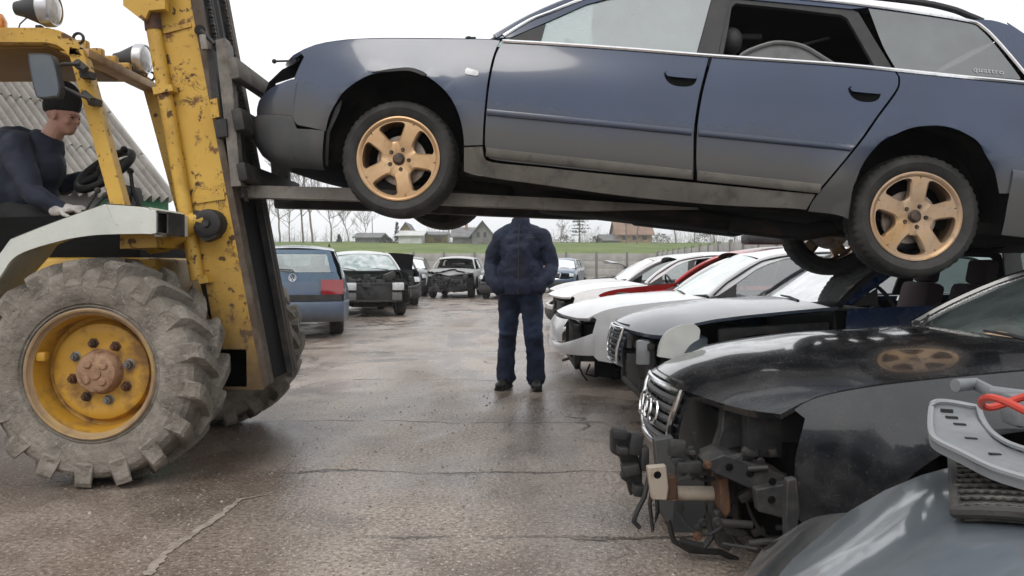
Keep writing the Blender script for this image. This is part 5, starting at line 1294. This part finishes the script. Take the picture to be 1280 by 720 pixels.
m = MB(); m.prism(pz([(832, 597), (846, 596), (848, 624), (834, 626)], 2.345), (0, .05, 0)); bpart(m, 'damper_bracket', rust); m = MB(); m.prism(pz([(900, 600), (911, 596), (914, 640), (907, 648), (900, 634)], 2.30), (0, .1, 0)); bpart(m, 'damper_bracket', rust)
m = MB(); m.prism(pz([(880, 578), (905, 568), (918, 572), (985, 596), (997, 606), (975, 616), (940, 612), (890, 590)], 2.26), (0, .14, 0)); m.prism(pz([(893, 566), (930, 558), (934, 500), (905, 510), (902, 540)], 2.5), (0, .06, 0)); m.prism(pz([(896, 592), (922, 602), (926, 668), (912, 690), (898, 684), (890, 640)], 2.4), (0, .05, 0)); bpart(m, 'frame_rail', baygrey)
m = MB(); m.prism(pz([(944, 612), (988, 604), (990, 628), (978, 648), (948, 640)], 2.2), (0, .04, 0)); bpart(m, 'wing_bracket', baygrey); m = MB(); m.prism(pz([(984, 600), (996, 598), (1000, 640), (992, 700), (984, 704), (982, 650)], 2.05), (0, .03, 0)); bpart(m, 'wing_bracket', baygrey)
m = MB(); m.prism(pz([(764, 540), (783, 536), (786, 544), (800, 546), (803, 566), (797, 570), (803, 580), (803, 612), (788, 620), (784, 604), (776, 598), (780, 590), (775, 572), (764, 566)], 2.78), (0, .05, 0)); bpart(m, 'bumper_support', blkplastic)
m = MB(); m.prism(pz([(818, 550), (842, 546), (846, 596), (822, 596)], 2.55), (0, .05, 0)); bpart(m, 'radiator_core', greyplastic); m = MB(); m.prism(pz([(845, 600), (880, 590), (884, 640), (860, 690), (838, 660)], 2.75), (0, .3, 0)); bpart(m, 'intercooler', greyplastic)
rg = random.Random(31)
for pts_ in ([(846, 556), (858, 585), (880, 600), (905, 592), (930, 570)], [(925, 600), (938, 640), (955, 668), (980, 672)], [(850, 640), (862, 660), (884, 668), (905, 655), (918, 630)], [(905, 655), (925, 680), (955, 690), (985, 676)], [(868, 540), (872, 570), (866, 600)]):
    m = MB(); m.tube(pz(smooth_poly(pts_, 80, 5, False), 2.36), .0055, 8); bpart(m, 'cable', blkplastic)
for q in ((912, 584), (938, 592), (966, 602), (908, 622), (912, 650), (965, 625), (990, 640), (822, 594)):
    m = MB().lathe([(0, -.002), (.009, -.002), (.011, .002)], at(q[0], q[1], 2.19 if q[0] > 940 else 2.255 if q[1] < 600 else 2.325), (0, 1, 0), 14); bpart(m, 'hole_disc', void)  # flat black discs, the shade inside bolt holes put into colour
MB().box((-.30, .0, .46), (.55, 1.28, .46)).build('bay_backdrop', void, blk)  # solid black backdrop added so the open bay reads dark
for i in range(46):
    q = (rg.uniform(845, 985), rg.uniform(560, 680)); dd = rg.uniform(2.25, 2.42); 
    if q[1] < 632 and q[0] < 922 and q[1] > 592: continue
    m = MB(); p = at(*q, dd); k = (0, 3, 0, 1, 3)[i % 5]; sz = rg.uniform(.012, .04)
    if k == 0: m.box(p, (sz*rg.uniform(1, 2.4), sz, sz*rg.uniform(.5, 1.5)), Matrix.Rotation(rg.uniform(-.6, .6), 3, 'Y'), .004)
    elif k == 1: m.cyl(p, p+Vector((rg.uniform(.03, .10), rg.uniform(-.05, .05), rg.uniform(-.02, .02))), sz*.4, seg=12)
    elif k == 2:
        pts = [p]
        for _ in range(5): p = p+Vector((rg.uniform(-.05, .05), rg.uniform(-.05, .05), rg.uniform(-.06, .03))); pts.append(p)
        m.tube(pts, rg.uniform(.003, .007), 6)
    else: m.lathe([(0, -.01), (.008, -.01), (.009, 0), (.014, .002)], p, (0, 1, 0), 10)
    bpart(m, ('bracket', 'pipe', 'wire', 'bolt')[k], (baygrey, blkplastic, blkplastic, rust if i % 8 == 3 else baygrey)[k])
m = MB()
for q in ((766, 536, 20, 12), (770, 556, 14, 10), (786, 548, 16, 26), (780, 580, 22, 14), (790, 606, 14, 14), (797, 566, 10, 30)): m = MB().box(at(q[0]+8, q[1]+6, 2.72), (q[2]*.0027, .06, q[3]*.0027), Matrix.Rotation(rg.uniform(-.2, .2), 3, 'Y'), .006); bpart(m, 'duct_mount', blkplastic)

m = MB(); m.tube(pz([(812, 590), (806, 620), (796, 640), (792, 652), (800, 660)], 2.45), .008, 6); m.tube(pz([(818, 596), (812, 630), (816, 664), (822, 640), (820, 610)], 2.45), .007, 6); m.tube(pz([(835, 650), (842, 676), (862, 688), (900, 690), (922, 700)], 2.5), .010, 6); m.tube(pz([(850, 676), (880, 684), (890, 670), (886, 640)], 2.45), .012, 6); bpart(m, 'hose', blkplastic)

mer = build_car('stripped_estate_car', 'dark blue estate car with no front wing and a plum seat, behind the black car', sp=dict(paint=bluep, hood_mat=paint('glossy dark hood', (.10, .125, .17), .2, .75, film=.12), roof_mat=silver_sheen, rail_mat=silver_sheen, pillar_mat=darkp, trim_mat=blkplastic, skip={'front_bumper', 'chrome', 'headlight'}, skip_left={'fender', 'front_window', 'mirror'}, skip_right={'front_window'}, wheels='none', screen=glass('pale windscreen', (.80, .88, .87), .25, .04, (.62, .68, .68), .3), side_glass=g_mint, q_glass=g_mint, seat_mat=purple, step=.09))  # silver roof and paler hood hold the sky's reflection in their colour
MM = place(mer, .70, 6.0, 0, -.16); junk(mer, 11, 40)
MB().box((-.76, -.52, .70), (.10, .22, .17), Matrix.Rotation(R(-18), 3, 'Z'), .02).build('headlight', M('dull lamp glass', (.28, .29, .30), .2, coat=1), mer)
m = MB(); m.box((-.45, -.42, .70), (.24, .22, .2), bev=.02); m.build('washer_tank', M('pale tank', (.22, .28, .33), .5), mer)
m = MB(); m.beam((-.30, -.66, .82), (.42, -.70, .86), .05, .10, bev=.01); m.build('inner_wing', baygrey, mer)
whi = build_car('white_estate_car', 'white car with missing headlights between the wingless dark blue car and the red one', sp=dict(paint=whitep, trim_mat=blkplastic, frame_mat=blkplastic, skip={'headlight', 'grille', 'rails', 'bumper_skirt'}, wheels='none', screen=g_pale, side_glass=g_clear, step=.09))
place(whi, .39, 8.2, 0, -.19); junk(whi, 12, 30)
m = MB(); nose_strip(m, [(.60, .0), (.66, .0), (.75, .02), (.81, .06)], .27, .73, side=False); m.build('nose_panel', whitep, whi)
m = MB(); rg = random.Random(2)
for i in range(5): p = Vector((-.72+.12*i, -.45+.06*i, .36)); m.tube([p, p+Vector((rg.uniform(-.05, .05), 0, -.10)), p+Vector((rg.uniform(-.1, .1), .05, rg.uniform(-.16, -.12)))], .010, 6)
m.build('hanging_bracket', blkplastic, whi)
red = build_car('red_hatchback', 'red car with hood off and windscreen gone, behind the white car on the right', sp=dict(paint=redp, skip={'hood', 'windscreen', 'front_bumper', 'headlight', 'rails', 'front_window', 'rear_side_window'}, wheels='none', trim_mat=blkplastic, step=.12))
place(red, .85, 10.3, 1, -.13); junk(red, 13, 40)
w2_ = build_car('white_saloon', 'white car with empty window openings, standing behind the red car', sp=dict(paint=whitep, skip={'headlight', 'grille', 'rails', 'front_window', 'rear_side_window', 'windscreen', 'front_bumper'}, wheels='none', trim_mat=blkplastic, step=.12))
place(w2_, .50, 12.5, 2, -.16); junk(w2_, 14, 30)
w3_ = build_car('white_saloon', 'dusty pale car with whole windscreen, behind the white car with empty windows', sp=dict(paint=paint('dusty white', (.6, .57, .56), .35, .5), skip={'grille', 'rails'}, wheels='none', screen=g_mint, trim_mat=blkplastic, step=.12))
place(w3_, .65, 15.3, 2, -.16)
s4 = build_car('silver_saloon', 'silver car with its hood raised, showing above the white car roofs', sp=dict(paint=silver_sheen, skip={'hood', 'rails'}, wheels='none', trim_mat=blkplastic, step=.12))
place(s4, 1.3, 18.0, 2, -.1); junk(s4, 15, 20)
m = MB(); rings = []
for i in range(9):
    u = i/8; rings.append([(.42-.55*u-.10*(1-q*q), .66*q*(1-.15*u), 1.02+.40*u*(1.5-u*.8)+.06*(1-q*q)) for q in [-1+2*k/10 for k in range(11)]])
m.rings(rings, closed=False); m.rings([[(x+.03, y, z-.02) for x, y, z in r] for r in rings], closed=False); m.build('raised_hood', silver_sheen, s4)
b5 = build_car('blue_saloon', 'small blue grey car at the far end, just right of the man', sp=dict(paint=passatp, skip={'rails'}, screen=g_mint, side_glass=g_mint, step=.14))
place(b5, 1.75, 34.0, 78, 0)
# left side
g_tail = glass('tailgate glass', (.70, .80, .79), .2, .04, (.5, .58, .58), .3)
pas = build_car('blue_estate_car', 'blue estate car seen from behind with red tail lamp beside the far forklift wheel', sp=dict(paint=passatp, bumper_mat=paint('blue bumper', (.06, .085, .13), .5, .2, zd=(.55, .25), zdirt=.9, film=.3), rear_glass=g_tail, side_glass=g_mint, q_glass=g_mint, trim_mat=blkplastic, tail_z=(.70, .93), tail_in=.44, step=.10, rail_mat=blkplastic,
    warp=lambda x, y, z: (x+.30*max(0, min(1, (z-.95)/.45))*max(0, min(1, (x-2.2)/.8)), y*.95, z*.985), skip={'rails', 'chrome'}))
PM = Matrix.Rotation(R(-93), 4, 'Z'); pas.location = (-3.42, 12.25, 0); 
pas.rotation_euler = (0, 0, R(-77)); c = Matrix.Rotation(R(-77), 3, 'Z') @ Vector((3.85, 0, 0)); pas.location = Vector((-3.32, 12.15, 0))-c
def tailpt(y, z, o=.006): return Vector((tail_x(y, z)+o+.30*max(0, min(1, (z-.95)/.45)), y*.95, z*.985))
m = MB(); cc = (0.0, .965)
m.tube([tailpt(.058*math.cos(t), .965+.058*math.sin(t), .012) for t in [2*math.pi*k/20 for k in range(20)]], .006, 6, loop=True)
for a, b in (((-.032, .044), (-.0, .004)), ((0, .004), (.032, .044)), ((-.046, .028), (-.022, -.046)), ((-.022, -.046), (0, -.006)), ((0, -.006), (.022, -.046)), ((.022, -.046), (.046, .028))): m.tube([tailpt(a[0], .965+a[1], .012), tailpt(b[0], .965+b[1], .012)], .005, 5)
m.build('round_badge', chrome, pas)
m = MB(); m.tube([tailpt(.02, 1.05, .02), tailpt(.0, 1.08, .03), tailpt(-.32, 1.10, .03)], .011, 6); m.build('rear_wiper', blkplastic, pas)
m = MB(); m.panel([(-.42, .70), (.42, .70), (.42, .90), (-.42, .90)], lambda y, z: tailpt(y, z, .008), .1, .01); m.build('plate_recess', paint('plate recess', (.075, .11, .17), .45, .3), pas)
m = MB(); m.panel([(-.78, .60), (.78, .60), (.78, .695), (-.78, .695)], lambda y, z: tailpt(y, z, .012), .1, .01); m.build('tailgate_lip', blkplastic, pas)
m = MB(); m.cyl((3.3, .55, 1.44), (3.28, .55, 1.48), .02, .008); m.build('aerial_base', blkplastic, pas)
hat = build_car('white_hatchback', 'white hatchback with square headlights in an open engine bay, right of the blue estate', sp=dict(paint=paint('greyed white', (.55, .56, .56), .35, .4, film=.4), skip={'hood', 'front_bumper', 'headlight', 'rails', 'chrome'}, screen=glass('dusty screen', (.5, .62, .6), 0, .1, (.24, .31, .30), .75), side_glass=g_mint, q_glass=g_mint, fender_mat=darkp, trim_mat=blkplastic, step=.14))
a = 108; hat.rotation_euler = (0, 0, R(a)); hat.location = Vector((-3.02, 17.6, 0))-Matrix.Rotation(R(a), 3, 'Z') @ Vector((-.75, 0, 0)); junk(hat, 21, 50, z=(.5, .92))
for s in (-1, 1): MB().box((-.80, s*.52, .68), (.08, .26, .17), bev=.02).build('headlight', lens, hat)
for s in (-1, 1): MB().box((-.76, s*.50, .46), (.05, .22, .18), bev=.02).build('lamp_pocket', steelrim, hat)
dk = build_car('dark_saloon', 'dark car with its hood propped up behind the white hatchback', sp=dict(paint=darkp, skip={'hood', 'rails'}, screen=g_mint, step=.16, trim_mat=blkplastic))
a = 100; dk.rotation_euler = (0, 0, R(a)); dk.location = Vector((-3.35, 22.2, 0))-Matrix.Rotation(R(a), 3, 'Z') @ Vector((-.97, 0, 0)); junk(dk, 22, 30)
m = MB(); rings = [[(.40-.85*u, .66*q, 1.03+.42*u+.05*(1-q*q)) for q in [-1+2*k/8 for k in range(9)]] for u in [i/6 for i in range(7)]]
m.rings(rings, closed=False); m.rings([[(x+.02, y, z-.03) for x, y, z in r] for r in rings], closed=False); m.build('raised_hood', darkp, dk)
dk2 = build_car('dark_saloon', 'dark car with pale headlight between the white hatchback and the white wreck', sp=dict(paint=darkp, skip={'rails'}, screen=g_mint, side_glass=g_mint, step=.16, trim_mat=blkplastic))
a = 94; dk2.rotation_euler = (0, 0, R(a)); dk2.location = Vector((-3.95, 29.3, 0))-Matrix.Rotation(R(a), 3, 'Z') @ Vector((-.97, 0, 0))
wr = build_car('wrecked_car', 'white wreck with crushed front and no windscreen at the far end of the lane', sp=dict(paint=paint('dirty white', (.42, .42, .42), .4, .4, film=.4), hood_mat=paint('scraped grey', (.28, .28, .28), .5, .2, film=.5), skip={'windscreen', 'front_bumper', 'headlight', 'grille', 'rails', 'chrome', 'front_window'}, step=.16, trim_mat=blkplastic,
    warp=lambda x, y, z: (x+(.25 if x < -.5 else 0)*(1+.5*math.sin(y*5)), y, z+(.05*math.sin(x*9+y*6)*max(0, min(1, -x/.5)) if z > .6 else 0))))
a = 86; wr.rotation_euler = (0, 0, R(a)); wr.location = Vector((-2.2, 28.0, 0))-Matrix.Rotation(R(a), 3, 'Z') @ Vector((-.8, 0, 0)); junk(wr, 23, 60, x=(-.95, -.4), z=(.3, .75))
dk3 = build_car('dark_saloon', 'dark car with one bright headlight half hidden behind the standing man', sp=dict(paint=darkp, skip={'rails'}, screen=g_mint, side_glass=g_mint, step=.16, trim_mat=blkplastic))
a = 82; dk3.rotation_euler = (0, 0, R(a)); dk3.location = Vector((-.35, 27.0, 0))-Matrix.Rotation(R(a), 3, 'Z') @ Vector((-.97, 0, 0))

# the grey car under the camera, and what lies on it
gry = build_car('grey_car', 'grey blue car filling the lower right corner with a mat on its wet hood', sp=dict(paint=greyp, skip={'rails'}, wheels='all', step=.04, lod=0))
place(gry, .16, .68, -9, -.14)
def hz(X, Y): 
    p = (Matrix.Translation(gry.location) @ Matrix.Rotation(R(-9), 4, 'Z')).inverted() @ Vector((X, Y, 0)); s = p.y/max(.3, abs(hood_y(p.x, 1))); return hood_z(p.x, max(-1, min(1, s)))+.006-.14
matm = M('woven rubber mat', (.022, .021, .02), .8, layers=[dict(c=(.09, .08, .068), s=40, lo=.5, hi=.7, a=.9), dict(c=(.10, .09, .08), s=6, lo=.45, hi=.75, a=.5)], bump=[(80, .6, .006)])
def onhood(px, py, lift=.006):
    lo, hi = .5, 2.2
    for _ in range(40):
        mid = (lo+hi)/2; p = at(px, py, mid)
        if p.z > hz(p.x, p.y): lo = mid
        else: hi = mid
    p = at(px, py, lo); return p+Vector((0, 0, lift))
mb = MB(); ol = [(1190, 580), (1240, 574), (1290, 572), (1340, 576), (1345, 664), (1290, 658), (1240, 655), (1198, 656)]
# mat as a grid between its corners, so that it lies along the hood
a, b, c, d_ = onhood(1190, 578), onhood(1345, 574), onhood(1350, 668), onhood(1195, 656)
def matpt(u, v):
    p = a.lerp(b, u).lerp(d_.lerp(c, u), v); z = hz(p.x, p.y); return Vector((p.x, p.y, z))
mb.panel([(0, .05), (.04, 0), (1, 0), (1, 1), (.05, 1), (0, .94)], lambda u, v: matpt(u, v)+Vector((0, 0, .016)), .06, .012, flip=True)
mat_ = mb.build('rubber_mat', matm); tag(mat_, 'black woven rubber mat lying on the wet hood of the grey car', 'mat')
wv = MB()
for i in range(22):
    for j in range(12):
        u = (i+.5)/22; v = (j+.5)/12; p = matpt(u, v)+Vector((0, 0, .019)); dx = (matpt(min(1, u+.02), v)-matpt(u-.02, v)).normalized(); dy = (matpt(u, min(1, v+.02))-matpt(u, v-.02)).normalized()
        rt = Matrix((dx, dy, dx.cross(dy))).transposed() @ Matrix.Rotation(R(38 if (i+j) % 2 else -38), 3, 'Z'); wv.box(p, (.016, .0075, .006), rt, .002)
wv.build('woven_strand', M('grey rubber strand', (.075, .07, .062), .7, layers=[dict(c=(.02, .02, .02), s=14, lo=.45, hi=.65, a=.8), dict(c=(.14, .13, .11), s=40, lo=.5, hi=.75)]), mat_)
e = MB(); lp = [(0, .05), (.5, 0), (1, 0), (1, 1), (.05, 1), (0, .5)]
e.tube([matpt(u, v)+Vector((0, 0, .016)) for u, v in [(0, 0), (.25, 0), (.5, 0), (.75, 0), (1, 0), (1, .5), (1, 1), (.75, 1), (.5, 1), (.25, 1), (0, 1), (0, .5)]], .008, 8, loop=True); e.build('mat_edge', gum, mat_)
tg_ = M('pale grey moulding', (.16, .17, .18), .45, layers=[dict(c=(.25, .26, .27), s=5, lo=.4, hi=.65), dict(c=(.14, .13, .12), s=16, lo=.55, hi=.75, a=.8)])
def sk(x, y): return at(x, y, 1.33-.0036*(y-505)+.0002*(x-1163))
outl = smooth_poly([(1164, 509), (1172, 506), (1190, 507), (1222, 513), (1228, 530), (1240, 546), (1262, 560), (1300, 572), (1340, 580), (1340, 622), (1280, 603), (1240, 590), (1200, 570), (1172, 556), (1163, 545), (1162, 525)], 50, 3)
pl_ = [sk(x, y) for x, y in outl]; nrm2 = (pl_[10]-pl_[0]).cross(pl_[-10]-pl_[0]).normalized(); nrm2 = nrm2 if nrm2.z > 0 else -nrm2
trim = MB().prism(pl_, nrm2*-.010).build('door_trim_part', tg_); tag(trim, 'pale grey curved plastic trim piece lying over the rubber mat, under the red hose', 'car part')
m = MB(); m.tube([sk(x, y)+nrm2*.006 for x, y in outl], .0045, 6, loop=True); m.build('trim_rim', M('bright moulding edge', (.28, .29, .30), .4), trim)
for (x, y) in ((1176, 516), (1182, 525), (1192, 534), (1206, 552), (1236, 572)):
    MB().beam(sk(x, y)+nrm2*.004, sk(x+14, y+1)+nrm2*.004, .006, .006).build('clip_slot', blkplastic, trim)
m = MB(); m.tube([sk(x, y)+nrm2*.03 for x, y in ((1190, 503), (1215, 501), (1235, 512), (1262, 516), (1300, 520))], .011, 10); m.box(sk(1275, 535)+nrm2*.03, (.05, .05, .05), None, .01); m.build('armrest_frame', tg_, trim)
c = at(1274, 515, 1.12)+Vector((0, 0, .01)); m = MB().tube([c+Vector((.045*math.cos(t), .05*math.sin(t), .012*math.sin(t*2+1))) for t in [2*math.pi*k/28 for k in range(28)]], .0055, 8, loop=True)
m.tube([c+Vector((.042, .02, .0)), c+Vector((.10, .06, -.01)), c+Vector((.16, .07, -.03))], .0065, 8)
tag(m.build('red_hose', M('red rubber hose', (.52, .05, .03), .4)), 'coiled orange red hose lying on the pale trim at the right edge', 'hose')
# pale panel propped between the black car and the dark blue one
pp_ = smooth_poly([(823, 446), (826, 430), (835, 415), (852, 407), (868, 405), (875, 412), (874, 424), (862, 432), (850, 450)], 50, 4)
o = MB().prism(pz(pp_, 4.1), (0, .05, 0)).build('mirror_cover', M('pale grey plastic', (.50, .51, .48), .5, layers=[dict(c=(.38, .38, .36), s=5, lo=.4, hi=.7)])); tag(o, 'pale grey plastic cover propped up behind the front of the black car', 'car part')
MB().prism([at(840, 440, 4.12), at(858, 440, 4.12), at(856, 560, 4.12), at(842, 560, 4.12)], (0, .03, 0)).build('support', blkplastic, o)
c = at(958, 299, 10.0); o = MB().box(c, (.56, .32, .13), Matrix.Rotation(R(4), 3, 'Z'), .04).build('black_box', blkplastic); tag(o, 'flat black box lying on the roof of the red car', 'box')
m = MB()
for s in (-.2, .2): m.beam(c+Vector((s, -.14, .07)), c+Vector((s, .14, .07)), .03, .012)
m.build('strap', gum, o)
